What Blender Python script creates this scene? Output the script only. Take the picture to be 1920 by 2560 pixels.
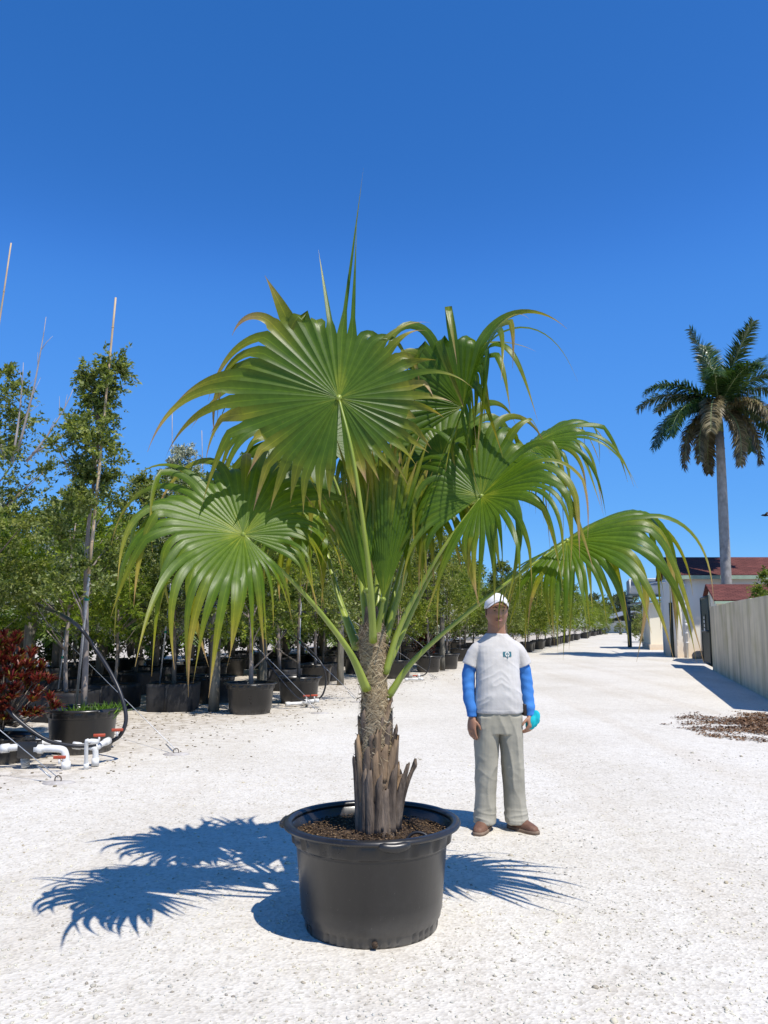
import bpy, bmesh, math, random
import numpy as np
from mathutils import Vector, Matrix, noise as mnoise

for o in list(bpy.data.objects):
    bpy.data.objects.remove(o, do_unlink=True)
scene = bpy.context.scene
C = scene.collection
R_ = math.radians

# ------------------------------------------------------------------ camera
CAM_H = 1.48
PITCH = math.atan((1557 - 1280) / 2000.0)
cam = bpy.data.cameras.new('camera')
cam.sensor_fit = 'VERTICAL'
cam.sensor_height = 36.0
cam.sensor_width = 27.0
cam.lens = 36.0 * 2000.0 / 2560.0
cam.clip_start = 0.05
cam.clip_end = 2000.0
cam_o = bpy.data.objects.new('camera', cam)
C.objects.link(cam_o)
cam_o.location = (0, 0, CAM_H)
cam_o.rotation_euler = (math.pi / 2 + PITCH, 0, 0)
scene.camera = cam_o
scene.render.resolution_x = 768
scene.render.resolution_y = 1024

# ------------------------------------------------------------------ light
SUN_AZ, SUN_EL = 40.0, 62.0          # sun stands behind and to the right of the viewer
world = bpy.data.worlds.new('World')
scene.world = world
world.use_nodes = True
wn = world.node_tree.nodes
wl = world.node_tree.links
wn.clear()
sky = wn.new('ShaderNodeTexSky')
sky.sky_type = 'NISHITA'
sky.sun_disc = False
sky.sun_elevation = R_(SUN_EL)
sky.sun_rotation = R_(180.0 - SUN_AZ)
sky.altitude = 0.0
sky.air_density = 0.7
sky.dust_density = 0.0
sky.ozone_density = 6.0
def vscale(k):
    m = wn.new('ShaderNodeVectorMath'); m.operation = 'SCALE'; m.inputs['Scale'].default_value = k
    return m
SKY_K = 0.1
vs0 = vscale(SKY_K); vs1 = vscale(1.0 / SKY_K)
cv = wn.new('ShaderNodeRGBCurve')            # the camera's saturated rendering of a clear blue sky
cv.mapping.extend = 'HORIZONTAL'
for ch, pts in ((0, ((0, 0.008), (0.056, 0.027), (0.084, 0.060), (0.202, 0.120), (0.40, 0.22), (0.75, 0.34), (1, 0.38))),
                (1, ((0, 0.06), (0.109, 0.137), (0.162, 0.235), (0.356, 0.36), (0.60, 0.50), (0.80, 0.60), (1, 0.64))),
                (2, ((0, 0.15), (0.242, 0.463), (0.337, 0.68), (0.60, 0.80), (0.75, 0.84), (1, 0.88)))):
    c_ = cv.mapping.curves[ch]
    c_.points[0].location = pts[0]; c_.points[1].location = pts[-1]
    for p_ in pts[1:-1]: c_.points.new(*p_)
cv.mapping.update()
bg = wn.new('ShaderNodeBackground')
bg.inputs['Strength'].default_value = 0.095
wo = wn.new('ShaderNodeOutputWorld')
wl.new(sky.outputs[0], vs0.inputs[0])
wl.new(vs0.outputs[0], cv.inputs['Color'])
wl.new(cv.outputs[0], vs1.inputs[0])
wl.new(vs1.outputs[0], bg.inputs['Color'])
wl.new(bg.outputs[0], wo.inputs['Surface'])
sun = bpy.data.lights.new('sun', 'SUN')
sun.energy = 4.3
sun.angle = R_(0.53)
sun.color = (1.0, 0.95, 0.88)
sun_o = bpy.data.objects.new('sun', sun)
C.objects.link(sun_o)
sd = Vector((math.sin(R_(SUN_AZ)) * math.cos(R_(SUN_EL)), -math.cos(R_(SUN_AZ)) * math.cos(R_(SUN_EL)), math.sin(R_(SUN_EL))))
sun_o.rotation_euler = sd.to_track_quat('Z', 'Y').to_euler()
sun_o.location = (8, -10, 20)
scene.view_settings.view_transform = 'Standard'
scene.view_settings.look = 'None'
scene.view_settings.exposure = 0.33
scene.view_settings.gamma = 1.0
scene.view_settings.use_curve_mapping = False
scene.render.engine = 'CYCLES'
scene.cycles.max_bounces = 6
scene.cycles.transparent_max_bounces = 4

# ------------------------------------------------------------------ helpers
def at(x, y, Y):
    """a point at distance Y from a measured place in the photograph (1659 px wide view)"""
    k = 1920.0 / 1659.0
    a, b = (x * k - 960) / 2000.0, (1280 - y * k) / 2000.0
    c, s = math.cos(PITCH), math.sin(PITCH)
    ry, rz = c - b * s, s + b * c
    t = Y / ry
    return Vector((a * t, Y, CAM_H + rz * t))

def gnd(x, y, z=0.0):
    k = 1920.0 / 1659.0
    a, b = (x * k - 960) / 2000.0, (1280 - y * k) / 2000.0
    c, s = math.cos(PITCH), math.sin(PITCH)
    ry, rz = c - b * s, s + b * c
    t = (z - CAM_H) / rz
    return Vector((a * t, ry * t, z))

def tag(o, label=None, cat=None, group=None, kind=None):
    if label: o['label'] = label
    if cat: o['category'] = cat
    if group: o['group'] = group
    if kind: o['kind'] = kind
    return o

def empty(name, loc=(0, 0, 0), rz=0.0, label=None, cat=None, group=None):
    o = bpy.data.objects.new(name, None)
    o.empty_display_size = 0.1
    C.objects.link(o)
    o.location = loc
    o.rotation_euler = (0, 0, rz)
    return tag(o, label, cat, group)

def link(name, me, mat, parent=None):
    o = bpy.data.objects.new(name, me)
    C.objects.link(o)
    if mat is not None and len(me.materials) == 0:
        me.materials.append(mat)
    if parent is not None:
        o.parent = parent
    return o

def copy_tree(o, parent=None):
    c = o.copy()
    C.objects.link(c)
    c.parent = parent
    for ch in list(o.children):
        copy_tree(ch, c)
    return c

class MB:
    def __init__(s):
        s.v = []; s.f = []; s.uv = {}
    def add(s, vs, fs):
        n = len(s.v)
        s.v.extend([tuple(p) for p in vs])
        s.f.extend([tuple(i + n for i in f) for f in fs])
        return n
    def box(s, c, d, rz=0.0, taper=1.0):
        cx, cy, cz = c
        x, y, z = d[0] / 2, d[1] / 2, d[2] / 2
        co, si = math.cos(rz), math.sin(rz)
        vs = []
        for k, zz in ((1.0, -z), (taper, z)):
            for a, b in ((-x, -y), (x, -y), (x, y), (-x, y)):
                a *= k; b *= k
                vs.append((cx + a * co - b * si, cy + a * si + b * co, cz + zz))
        s.add(vs, [(3, 2, 1, 0), (4, 5, 6, 7), (0, 1, 5, 4), (1, 2, 6, 5), (2, 3, 7, 6), (3, 0, 4, 7)])
        return s
    def tube(s, pts, rad, n=8, cap=True, sy=1.0):
        pts = [Vector(p) for p in pts]
        if not hasattr(rad, '__len__'): rad = [rad] * len(pts)
        t0 = (pts[1] - pts[0]).normalized()
        up = Vector((0, 0, 1)) if abs(t0.z) < 0.9 else Vector((1, 0, 0))
        a = t0.cross(up).normalized()
        rings = []
        for i, p in enumerate(pts):
            if i == 0: t = pts[1] - pts[0]
            elif i == len(pts) - 1: t = pts[-1] - pts[-2]
            else: t = pts[i + 1] - pts[i - 1]
            t.normalize()
            a = (a - t * a.dot(t))
            a = a.normalized() if a.length > 1e-6 else t.orthogonal().normalized()
            b = t.cross(a)
            rings.append([p + (a * math.cos(2 * math.pi * k / n) + b * sy * math.sin(2 * math.pi * k / n)) * rad[i] for k in range(n)])
        base = len(s.v)
        for r in rings: s.v.extend([tuple(q) for q in r])
        for i in range(len(rings) - 1):
            for k in range(n):
                k2 = (k + 1) % n
                s.f.append((base + i * n + k, base + i * n + k2, base + (i + 1) * n + k2, base + (i + 1) * n + k))
        if cap:
            s.f.append(tuple(base + k for k in reversed(range(n))))
            s.f.append(tuple(base + (len(rings) - 1) * n + k for k in range(n)))
        return s
    def lathe(s, prof, n=32, c=(0, 0, 0), fn=None, closed=False):
        base = len(s.v)
        for j, (r, z) in enumerate(prof):
            for k in range(n):
                a = 2 * math.pi * k / n
                rr = fn(r, z, a) if fn else r
                s.v.append((c[0] + rr * math.cos(a), c[1] + rr * math.sin(a), c[2] + z))
        for j in range(len(prof) - 1):
            for k in range(n):
                k2 = (k + 1) % n
                s.f.append((base + j * n + k, base + j * n + k2, base + (j + 1) * n + k2, base + (j + 1) * n + k))
        if closed:
            s.f.append(tuple(base + k for k in reversed(range(n))))
            s.f.append(tuple(base + (len(prof) - 1) * n + k for k in range(n)))
        return s
    def loft(s, rings, cap=True):
        n = len(rings[0]); base = len(s.v)
        for r in rings: s.v.extend([tuple(q) for q in r])
        for i in range(len(rings) - 1):
            for k in range(n):
                k2 = (k + 1) % n
                s.f.append((base + i * n + k, base + i * n + k2, base + (i + 1) * n + k2, base + (i + 1) * n + k))
        if cap:
            s.f.append(tuple(base + k for k in reversed(range(n))))
            s.f.append(tuple(base + (len(rings) - 1) * n + k for k in range(n)))
        return s
    def mesh(s, name, smooth=True):
        me = bpy.data.meshes.new(name)
        me.from_pydata(s.v, [], s.f)
        me.update()
        if smooth: me.polygons.foreach_set('use_smooth', [True] * len(me.polygons))
        return me
    def build(s, name, mat, parent=None, smooth=True, bevel=0.0):
        o = link(name, s.mesh(name, smooth), mat, parent)
        if bevel:
            m = o.modifiers.new('bevel', 'BEVEL'); m.width = bevel; m.segments = 2; m.limit_method = 'ANGLE'
        return o

def np_mesh(name, v, f, smooth=False):
    """v (n,3), f (m,3 or 4) numpy arrays"""
    me = bpy.data.meshes.new(name)
    m, k = f.shape
    me.vertices.add(len(v)); me.vertices.foreach_set('co', v.astype(np.float32).ravel())
    me.loops.add(m * k); me.loops.foreach_set('vertex_index', f.astype(np.int32).ravel())
    me.polygons.add(m); me.polygons.foreach_set('loop_start', np.arange(0, m * k, k, dtype=np.int32))
    try: me.polygons.foreach_set('loop_total', np.full(m, k, dtype=np.int32))
    except Exception: pass
    if smooth: me.polygons.foreach_set('use_smooth', np.ones(m, dtype=bool))
    me.update(calc_edges=True)
    return me

def spline(pts, n=24):
    """Catmull-Rom through the points"""
    P = [Vector(p) for p in pts]
    P = [P[0] * 2 - P[1]] + P + [P[-1] * 2 - P[-2]]
    out = []
    m = len(P) - 3
    for i in range(m):
        k = max(2, n // m)
        for j in range(k):
            t = j / k
            a, b, c, d_ = P[i], P[i + 1], P[i + 2], P[i + 3]
            out.append(0.5 * ((2 * b) + (c - a) * t + (2 * a - 5 * b + 4 * c - d_) * t * t + (3 * b - a - 3 * c + d_) * t ** 3))
    out.append(P[-2].copy())
    return out

# ------------------------------------------------------------------ materials
def new_mat(name):
    m = bpy.data.materials.new(name); m.use_nodes = True
    nt = m.node_tree
    b = nt.nodes.get('Principled BSDF')
    return m, nt, b

def ramp(nt, fac, stops):
    r = nt.nodes.new('ShaderNodeValToRGB')
    el = r.color_ramp.elements
    while len(el) > 1: el.remove(el[-1])
    el[0].position = stops[0][0]; el[0].color = (*stops[0][1], 1)
    for p, c in stops[1:]:
        e = el.new(p); e.color = (*c, 1)
    nt.links.new(fac, r.inputs[0])
    return r.outputs[0]

def noise_tex(nt, scale, detail=4, rough=0.55, vec=None, coord='Object'):
    if vec is None:
        tc = nt.nodes.new('ShaderNodeTexCoord'); vec = tc.outputs[coord]
    n = nt.nodes.new('ShaderNodeTexNoise')
    n.inputs['Scale'].default_value = scale; n.inputs['Detail'].default_value = detail; n.inputs['Roughness'].default_value = rough
    nt.links.new(vec, n.inputs['Vector'])
    return n.outputs[0]

def mapped(nt, scale=(1, 1, 1), coord='Object'):
    tc = nt.nodes.new('ShaderNodeTexCoord')
    mp = nt.nodes.new('ShaderNodeMapping'); mp.inputs['Scale'].default_value = scale
    nt.links.new(tc.outputs[coord], mp.inputs['Vector'])
    return mp.outputs[0]

def bump(nt, b, h, strength=0.3, dist=0.01, prev=None):
    bp = nt.nodes.new('ShaderNodeBump')
    bp.inputs['Strength'].default_value = strength; bp.inputs['Distance'].default_value = dist
    nt.links.new(h, bp.inputs['Height'])
    if prev is not None: nt.links.new(prev, bp.inputs['Normal'])
    nt.links.new(bp.outputs[0], b.inputs['Normal'])
    return bp.outputs[0]

def mixc(nt, fac, a, b, mode='MIX'):
    m = nt.nodes.new('ShaderNodeMix'); m.data_type = 'RGBA'; m.blend_type = mode
    for sock, val in ((m.inputs['Factor'], fac), (m.inputs['A'], a), (m.inputs['B'], b)):
        pass
    fi = m.inputs[0]; ai = m.inputs[6]; bi = m.inputs[7]
    for sock, val in ((fi, fac), (ai, a), (bi, b)):
        if hasattr(val, 'is_output'): nt.links.new(val, sock)
        elif isinstance(val, (int, float)): sock.default_value = val
        else: sock.default_value = (*val, 1)
    return m.outputs[2]

def simple(name, c1, c2=None, scale=8.0, rough=0.7, spec=0.3, bmp=0.0, bscale=None, metal=0.0, stretch=(1, 1, 1), bdist=0.01, lo=0.35, hi=0.68):
    m, nt, b = new_mat(name)
    b.inputs['Roughness'].default_value = rough
    b.inputs['Specular IOR Level'].default_value = spec
    b.inputs['Metallic'].default_value = metal
    if c2 is None: c2 = tuple(x * 0.75 for x in c1)
    v = mapped(nt, stretch)
    n = noise_tex(nt, scale, vec=v)
    nt.links.new(ramp(nt, n, [(lo, c2), (hi, c1)]), b.inputs['Base Color'])
    if bmp:
        n2 = noise_tex(nt, bscale or scale * 4, vec=v)
        bump(nt, b, n2, bmp, bdist)
    return m

def leafy(name, stops, transl=0.42, rough=0.45, tcol=None, spec=0.25):
    """small-leaf foliage: every leaf its own tone"""
    m, nt, b = new_mat(name)
    g = nt.nodes.new('ShaderNodeNewGeometry')
    oi = nt.nodes.new('ShaderNodeObjectInfo')
    tone = ramp(nt, g.outputs['Random Per Island'], stops)
    n = noise_tex(nt, 1.3, 2)
    tone2 = mixc(nt, 1.0, tone, ramp(nt, n, [(0.35, (0.78, 0.80, 0.80)), (0.65, (1.18, 1.15, 0.95))]), 'MULTIPLY')
    tone3 = mixc(nt, 1.0, tone2, ramp(nt, oi.outputs['Random'], [(0, (0.86, 0.90, 0.92)), (1, (1.12, 1.06, 0.95))]), 'MULTIPLY')
    nt.links.new(tone3, b.inputs['Base Color'])
    b.inputs['Roughness'].default_value = rough
    b.inputs['Specular IOR Level'].default_value = spec
    tr = nt.nodes.new('ShaderNodeBsdfTranslucent')
    nt.links.new(mixc(nt, 1.0, tone3, tcol or (1.5, 1.5, 0.6), 'MULTIPLY'), tr.inputs['Color'])
    mx = nt.nodes.new('ShaderNodeMixShader'); mx.inputs[0].default_value = transl
    out = nt.nodes.get('Material Output')
    nt.links.new(b.outputs[0], mx.inputs[1]); nt.links.new(tr.outputs[0], mx.inputs[2])
    nt.links.new(mx.outputs[0], out.inputs['Surface'])
    return m

M = {}
def pot_plastic():
    m, nt, b = new_mat('black_plastic')
    v = mapped(nt, (1, 1, 0.3))
    n1 = noise_tex(nt, 4.0, 5, 0.6, vec=v); n2 = noise_tex(nt, 90.0, 3, 0.6); n3 = noise_tex(nt, 2.2, 6, 0.7)
    c = ramp(nt, n1, [(0.3, (0.011, 0.0105, 0.0105)), (0.75, (0.028, 0.027, 0.026))])
    sp = nt.nodes.new('ShaderNodeSeparateXYZ'); tc = nt.nodes.new('ShaderNodeTexCoord'); nt.links.new(tc.outputs['Object'], sp.inputs[0])
    mr = nt.nodes.new('ShaderNodeMapRange'); mr.inputs['From Min'].default_value = 0.16; mr.inputs['From Max'].default_value = 0.0
    nt.links.new(sp.outputs['Z'], mr.inputs['Value'])
    ad = nt.nodes.new('ShaderNodeMath'); ad.operation = 'MULTIPLY'; nt.links.new(mr.outputs[0], ad.inputs[0]); nt.links.new(ramp(nt, n3, [(0.35, (0.1,) * 3), (0.7, (1, 1, 1))]), ad.inputs[1])
    c = mixc(nt, ad.outputs[0], c, (0.15, 0.135, 0.115))                       # splashed lime dust near the foot
    c = mixc(nt, ramp(nt, n2, [(0.68, (0, 0, 0)), (0.76, (0.5,) * 3)]), c, (0.20, 0.19, 0.17))   # specks
    c = mixc(nt, ramp(nt, n3, [(0.55, (0, 0, 0)), (0.85, (0.35,) * 3)]), c, (0.10, 0.095, 0.085))
    nt.links.new(c, b.inputs['Base Color'])
    nt.links.new(ramp(nt, n3, [(0.3, (0.24,) * 3), (0.7, (0.42,) * 3)]), b.inputs['Roughness'])
    bump(nt, b, n1, 0.10, 0.02)
    return m
M['black_plastic'] = pot_plastic()
M['black_bag'] = simple('black_bag', (0.035, 0.034, 0.034), (0.016, 0.016, 0.017), 5.0, 0.6, 0.35, 0.3, 14)
M['black_hose'] = simple('black_hose', (0.02, 0.02, 0.022), None, 8, 0.4, 0.5)
M['pvc'] = simple('pvc', (0.78, 0.78, 0.76), (0.62, 0.61, 0.57), 6, 0.4, 0.4)
M['red_valve'] = simple('red_valve', (0.45, 0.07, 0.03), None, 8, 0.45, 0.4)
M['galvanised'] = simple('galvanised', (0.46, 0.48, 0.50), (0.33, 0.35, 0.37), 20, 0.42, 0.5, metal=0.6)
M['bamboo'] = simple('bamboo', (0.55, 0.42, 0.26), (0.40, 0.28, 0.16), 5, 0.55, 0.3, stretch=(6, 6, 1))
M['wood_post'] = simple('wood_post', (0.24, 0.22, 0.17), (0.11, 0.10, 0.08), 5, 0.85, 0.2, 0.5, 18, stretch=(4, 4, 0.5))
M['bark'] = simple('bark', (0.24, 0.20, 0.16), (0.12, 0.10, 0.08), 9, 0.9, 0.15, 0.5, 30, stretch=(2, 2, 0.7))
M['pale_bark'] = simple('pale_bark', (0.36, 0.30, 0.25), (0.22, 0.18, 0.15), 9, 0.9, 0.15, 0.4, 30, stretch=(2, 2, 0.7))
M['dead_wood'] = simple('dead_wood', (0.42, 0.38, 0.36), (0.28, 0.25, 0.24), 9, 0.85, 0.2)
M['tie'] = simple('tie', (0.0, 0.18, 0.13), None, 8, 0.5, 0.3)
M['leaf_green'] = leafy('leaf_green', [(0, (0.070, 0.115, 0.018)), (0.5, (0.14, 0.195, 0.030)), (0.85, (0.24, 0.29, 0.055)), (1, (0.36, 0.39, 0.15))])
M['leaf_lime'] = leafy('leaf_lime', [(0, (0.12, 0.18, 0.022)), (0.5, (0.19, 0.27, 0.034)), (1, (0.32, 0.37, 0.07))], 0.42)
M['leaf_olive'] = leafy('leaf_olive', [(0, (0.085, 0.125, 0.030)), (0.55, (0.18, 0.215, 0.055)), (1, (0.40, 0.42, 0.20))])
M['leaf_silver'] = leafy('leaf_silver', [(0, (0.22, 0.26, 0.22)), (0.5, (0.38, 0.42, 0.37)), (1, (0.60, 0.63, 0.58))], 0.2, 0.55, (1.1, 1.1, 0.95))
M['leaf_dark'] = leafy('leaf_dark', [(0, (0.02, 0.045, 0.013)), (0.6, (0.04, 0.075, 0.02)), (1, (0.08, 0.11, 0.04))])
M['leaf_far'] = leafy('leaf_far', [(0, (0.06, 0.085, 0.04)), (0.6, (0.10, 0.13, 0.06)), (1, (0.17, 0.19, 0.11))], 0.25)
M['palm_pinnate'] = leafy('palm_pinnate', [(0, (0.02, 0.055, 0.018)), (0.6, (0.045, 0.10, 0.03)), (1, (0.10, 0.15, 0.05))], 0.25, 0.32, spec=0.5)
M['palm_old'] = leafy('palm_old', [(0, (0.07, 0.06, 0.03)), (0.5, (0.15, 0.13, 0.07)), (1, (0.28, 0.23, 0.14))], 0.2, 0.45, (1.2, 1.1, 0.8), 0.4)
M['palm_under'] = leafy('palm_under', [(0, (0.05, 0.10, 0.02)), (0.6, (0.10, 0.18, 0.035)), (1, (0.18, 0.26, 0.06))], 0.35, 0.4)
M['croton'] = leafy('croton', [(0, (0.06, 0.010, 0.012)), (0.45, (0.20, 0.022, 0.024)), (0.76, (0.30, 0.08, 0.05)), (0.86, (0.08, 0.09, 0.018)), (1, (0.26, 0.20, 0.03))], 0.3, 0.4, (1.4, 1.1, 0.9))
M['grass_green'] = leafy('grass_green', [(0, (0.06, 0.13, 0.02)), (1, (0.16, 0.28, 0.04))], 0.3)
M['soil'] = simple('soil', (0.10, 0.070, 0.048), (0.035, 0.024, 0.017), 30, 0.95, 0.1, 0.8, 60, bdist=0.02)
M['chip'] = leafy('chip', [(0, (0.035, 0.022, 0.015)), (0.6, (0.10, 0.066, 0.042)), (1, (0.26, 0.18, 0.12))], 0.0, 0.9, spec=0.1)
M['litter'] = leafy('litter', [(0, (0.12, 0.09, 0.06)), (0.6, (0.26, 0.20, 0.14)), (1, (0.42, 0.36, 0.28))], 0.0, 0.95, spec=0.1)
M['mulch'] = leafy('mulch', [(0, (0.07, 0.038, 0.025)), (0.6, (0.165, 0.092, 0.060)), (1, (0.32, 0.21, 0.15))], 0.0, 0.95, spec=0.1)
M['stone'] = leafy('stone', [(0, (0.36, 0.30, 0.25)), (0.3, (0.54, 0.49, 0.43)), (1, (0.70, 0.66, 0.60))], 0.0, 0.95, spec=0.1)

def gravel_material():
    m, nt, b = new_mat('gravel')
    v = mapped(nt, (1, 1, 1), 'Object')
    big = noise_tex(nt, 0.35, 5, 0.6, vec=v)
    mid = noise_tex(nt, 7.0, 5, 0.65, vec=v)
    vo = nt.nodes.new('ShaderNodeTexVoronoi'); vo.inputs['Scale'].default_value = 60.0
    nt.links.new(v, vo.inputs['Vector'])
    vo2 = nt.nodes.new('ShaderNodeTexVoronoi'); vo2.inputs['Scale'].default_value = 15.0
    nt.links.new(v, vo2.inputs['Vector'])
    base = ramp(nt, big, [(0.30, (0.565, 0.527, 0.452)), (0.55, (0.64, 0.607, 0.535)), (0.8, (0.675, 0.647, 0.585))])
    pieces = ramp(nt, vo.outputs['Color'], [(0.1, (0.74, 0.72, 0.69)), (0.45, (1.0, 1.0, 1.0)), (0.9, (1.10, 1.09, 1.07))])
    c = mixc(nt, 0.8, base, pieces, 'MULTIPLY')
    c = mixc(nt, 0.7, c, ramp(nt, mid, [(0.3, (0.86, 0.84, 0.81)), (0.55, (1, 1, 1))]), 'MULTIPLY')
    mpv = nt.nodes.new('ShaderNodeMapping'); mpv.inputs['Rotation'].default_value = (0, 0, 0.29); mpv.inputs['Scale'].default_value = (0.9, 0.06, 1)
    nt.links.new(v, mpv.inputs['Vector'])
    trk = noise_tex(nt, 1.0, 4, 0.6, vec=mpv.outputs[0])
    c = mixc(nt, 1.0, c, ramp(nt, trk, [(0.32, (0.92, 0.895, 0.86)), (0.46, (0.98, 0.975, 0.965)), (0.62, (1.0, 1.0, 1.0))]), 'MULTIPLY')
    # dirt and litter under the nursery rows (left of the drive)
    sp = nt.nodes.new('ShaderNodeSeparateXYZ'); nt.links.new(v, sp.inputs[0])
    ma = nt.nodes.new('ShaderNodeMath'); ma.operation = 'MULTIPLY_ADD'
    nt.links.new(sp.outputs['Y'], ma.inputs[0]); ma.inputs[1].default_value = 0.32; ma.inputs[2].default_value = -5.6
    mb = nt.nodes.new('ShaderNodeMath'); mb.operation = 'SUBTRACT'
    nt.links.new(ma.outputs[0], mb.inputs[0]); nt.links.new(sp.outputs['X'], mb.inputs[1])
    wob = nt.nodes.new('ShaderNodeMath'); wob.operation = 'MULTIPLY_ADD'
    n3 = noise_tex(nt, 0.9, 6, 0.7, vec=v)
    nt.links.new(n3, wob.inputs[0]); wob.inputs[1].default_value = 3.5; nt.links.new(mb.outputs[0], wob.inputs[2])
    mr = nt.nodes.new('ShaderNodeMapRange'); mr.inputs['From Min'].default_value = 1.3; mr.inputs['From Max'].default_value = 3.2
    nt.links.new(wob.outputs[0], mr.inputs['Value'])
    dirt = ramp(nt, mid, [(0.3, (0.20, 0.16, 0.12)), (0.45, (0.40, 0.35, 0.28)), (0.58, (0.58, 0.53, 0.46))])
    dfac = nt.nodes.new('ShaderNodeMath'); dfac.operation = 'MULTIPLY'; dfac.inputs[1].default_value = 0.85
    nt.links.new(mr.outputs[0], dfac.inputs[0])
    c = mixc(nt, dfac.outputs[0], c, dirt)
    nt.links.new(c, b.inputs['Base Color'])
    b.inputs['Roughness'].default_value = 0.95; b.inputs['Specular IOR Level'].default_value = 0.1
    n1 = bump(nt, b, vo.outputs['Distance'], 0.35, 0.012)
    bump(nt, b, mid, 0.22, 0.03, n1)
    return m
M['gravel'] = gravel_material()

def palm_leaf_material():
    m, nt, b = new_mat('fan_leaf')
    uv = nt.nodes.new('ShaderNodeUVMap'); uv.uv_map = 'UVMap'
    sp = nt.nodes.new('ShaderNodeSeparateXYZ'); nt.links.new(uv.outputs[0], sp.inputs[0])
    at_ = nt.nodes.new('ShaderNodeAttribute'); at_.attribute_name = 'dry'
    ad = nt.nodes.new('ShaderNodeMath'); ad.operation = 'ADD'
    nt.links.new(sp.outputs['Y'], ad.inputs[0]); nt.links.new(at_.outputs['Fac'], ad.inputs[1])
    n = noise_tex(nt, 9.0, 4)
    a2 = nt.nodes.new('ShaderNodeMath'); a2.operation = 'MULTIPLY_ADD'
    nt.links.new(n, a2.inputs[0]); a2.inputs[1].default_value = 0.16; nt.links.new(ad.outputs[0], a2.inputs[2])
    sb = nt.nodes.new('ShaderNodeMath'); sb.operation = 'SUBTRACT'; sb.inputs[1].default_value = 0.16
    nt.links.new(a2.outputs[0], sb.inputs[0])
    green = ramp(nt, sb.outputs[0], [(0.0, (0.19, 0.24, 0.022)), (0.10, (0.092, 0.160, 0.012)), (0.45, (0.068, 0.130, 0.010)), (0.60, (0.100, 0.155, 0.011)),
                                     (0.78, (0.19, 0.205, 0.018)), (0.89, (0.29, 0.25, 0.05)), (0.965, (0.36, 0.25, 0.11)), (1.0, (0.33, 0.22, 0.12))])
    # pale midrib and fine veins along each segment
    mid = ramp(nt, sp.outputs['X'], [(0.0, (1.55, 1.45, 1.3)), (0.05, (1.35, 1.3, 1.2)), (0.10, (1, 1, 1)), (1.0, (0.90, 0.93, 0.90))])
    wv = nt.nodes.new('ShaderNodeMath'); wv.operation = 'SINE'
    mu = nt.nodes.new('ShaderNodeMath'); mu.operation = 'MULTIPLY'; mu.inputs[1].default_value = 38.0
    nt.links.new(sp.outputs['X'], mu.inputs[0]); nt.links.new(mu.outputs[0], wv.inputs[0])
    c = mixc(nt, 1.0, green, mid, 'MULTIPLY')
    veins = ramp(nt, wv.outputs[0], [(0.0, (0.93, 0.94, 0.92)), (1.0, (1.05, 1.05, 1.05))])
    c = mixc(nt, 1.0, c, veins, 'MULTIPLY')
    oi = nt.nodes.new('ShaderNodeObjectInfo')
    c = mixc(nt, 1.0, c, ramp(nt, oi.outputs['Random'], [(0, (0.9, 0.93, 0.95)), (1, (1.12, 1.05, 0.95))]), 'MULTIPLY')
    mot = noise_tex(nt, 26.0, 5, 0.65)
    c = mixc(nt, 1.0, c, ramp(nt, mot, [(0.30, (0.80, 0.82, 0.78)), (0.55, (1.0, 1.0, 1.0)), (0.75, (1.14, 1.08, 1.0))]), 'MULTIPLY')
    flk = noise_tex(nt, 70.0, 3, 0.6)
    c = mixc(nt, ramp(nt, flk, [(0.70, (0, 0, 0)), (0.78, (0.6,) * 3)]), c, (0.22, 0.17, 0.06))
    nt.links.new(c, b.inputs['Base Color'])
    b.inputs['Roughness'].default_value = 0.34
    b.inputs['Specular IOR Level'].default_value = 0.30
    bump(nt, b, wv.outputs[0], 0.12, 0.002)
    tr = nt.nodes.new('ShaderNodeBsdfTranslucent')
    nt.links.new(mixc(nt, 1.0, c, (1.9, 1.75, 0.45), 'MULTIPLY'), tr.inputs['Color'])
    mx = nt.nodes.new('ShaderNodeMixShader'); mx.inputs[0].default_value = 0.33
    out = nt.nodes.get('Material Output')
    nt.links.new(b.outputs[0], mx.inputs[1]); nt.links.new(tr.outputs[0], mx.inputs[2])
    nt.links.new(mx.outputs[0], out.inputs['Surface'])
    return m
M['fan_leaf'] = palm_leaf_material()
M['petiole'] = simple('petiole', (0.29, 0.34, 0.05), (0.19, 0.25, 0.03), 4, 0.38, 0.5, stretch=(2, 2, 0.6))
M['fibre'] = leafy('fibre', [(0, (0.20, 0.145, 0.095)), (0.5, (0.40, 0.31, 0.215)), (1, (0.60, 0.50, 0.37))], 0.05, 0.85, (1, 1, 1), 0.15)
M['trunk_core'] = simple('trunk_core', (0.22, 0.165, 0.115), (0.08, 0.06, 0.045), 16, 0.95, 0.1, 0.9, 40, bdist=0.02)
M['boot'] = simple('boot', (0.23, 0.175, 0.13), (0.075, 0.056, 0.042), 7, 0.85, 0.2, 0.8, 22, stretch=(5, 5, 0.8))
M['boot_tan'] = simple('boot_tan', (0.31, 0.215, 0.13), (0.14, 0.095, 0.06), 7, 0.8, 0.2, 0.7, 22, stretch=(5, 5, 0.8))

# ------------------------------------------------------------------ ground
mb = MB()
mb.add([(-420, -60, 0), (420, -60, 0), (420, 700, 0), (-420, 700, 0)], [(0, 1, 2, 3)])
ground = mb.build('gravel_ground', M['gravel'], smooth=False)
tag(ground, 'pale crushed stone drive and nursery yard', None, None, 'structure')

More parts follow.
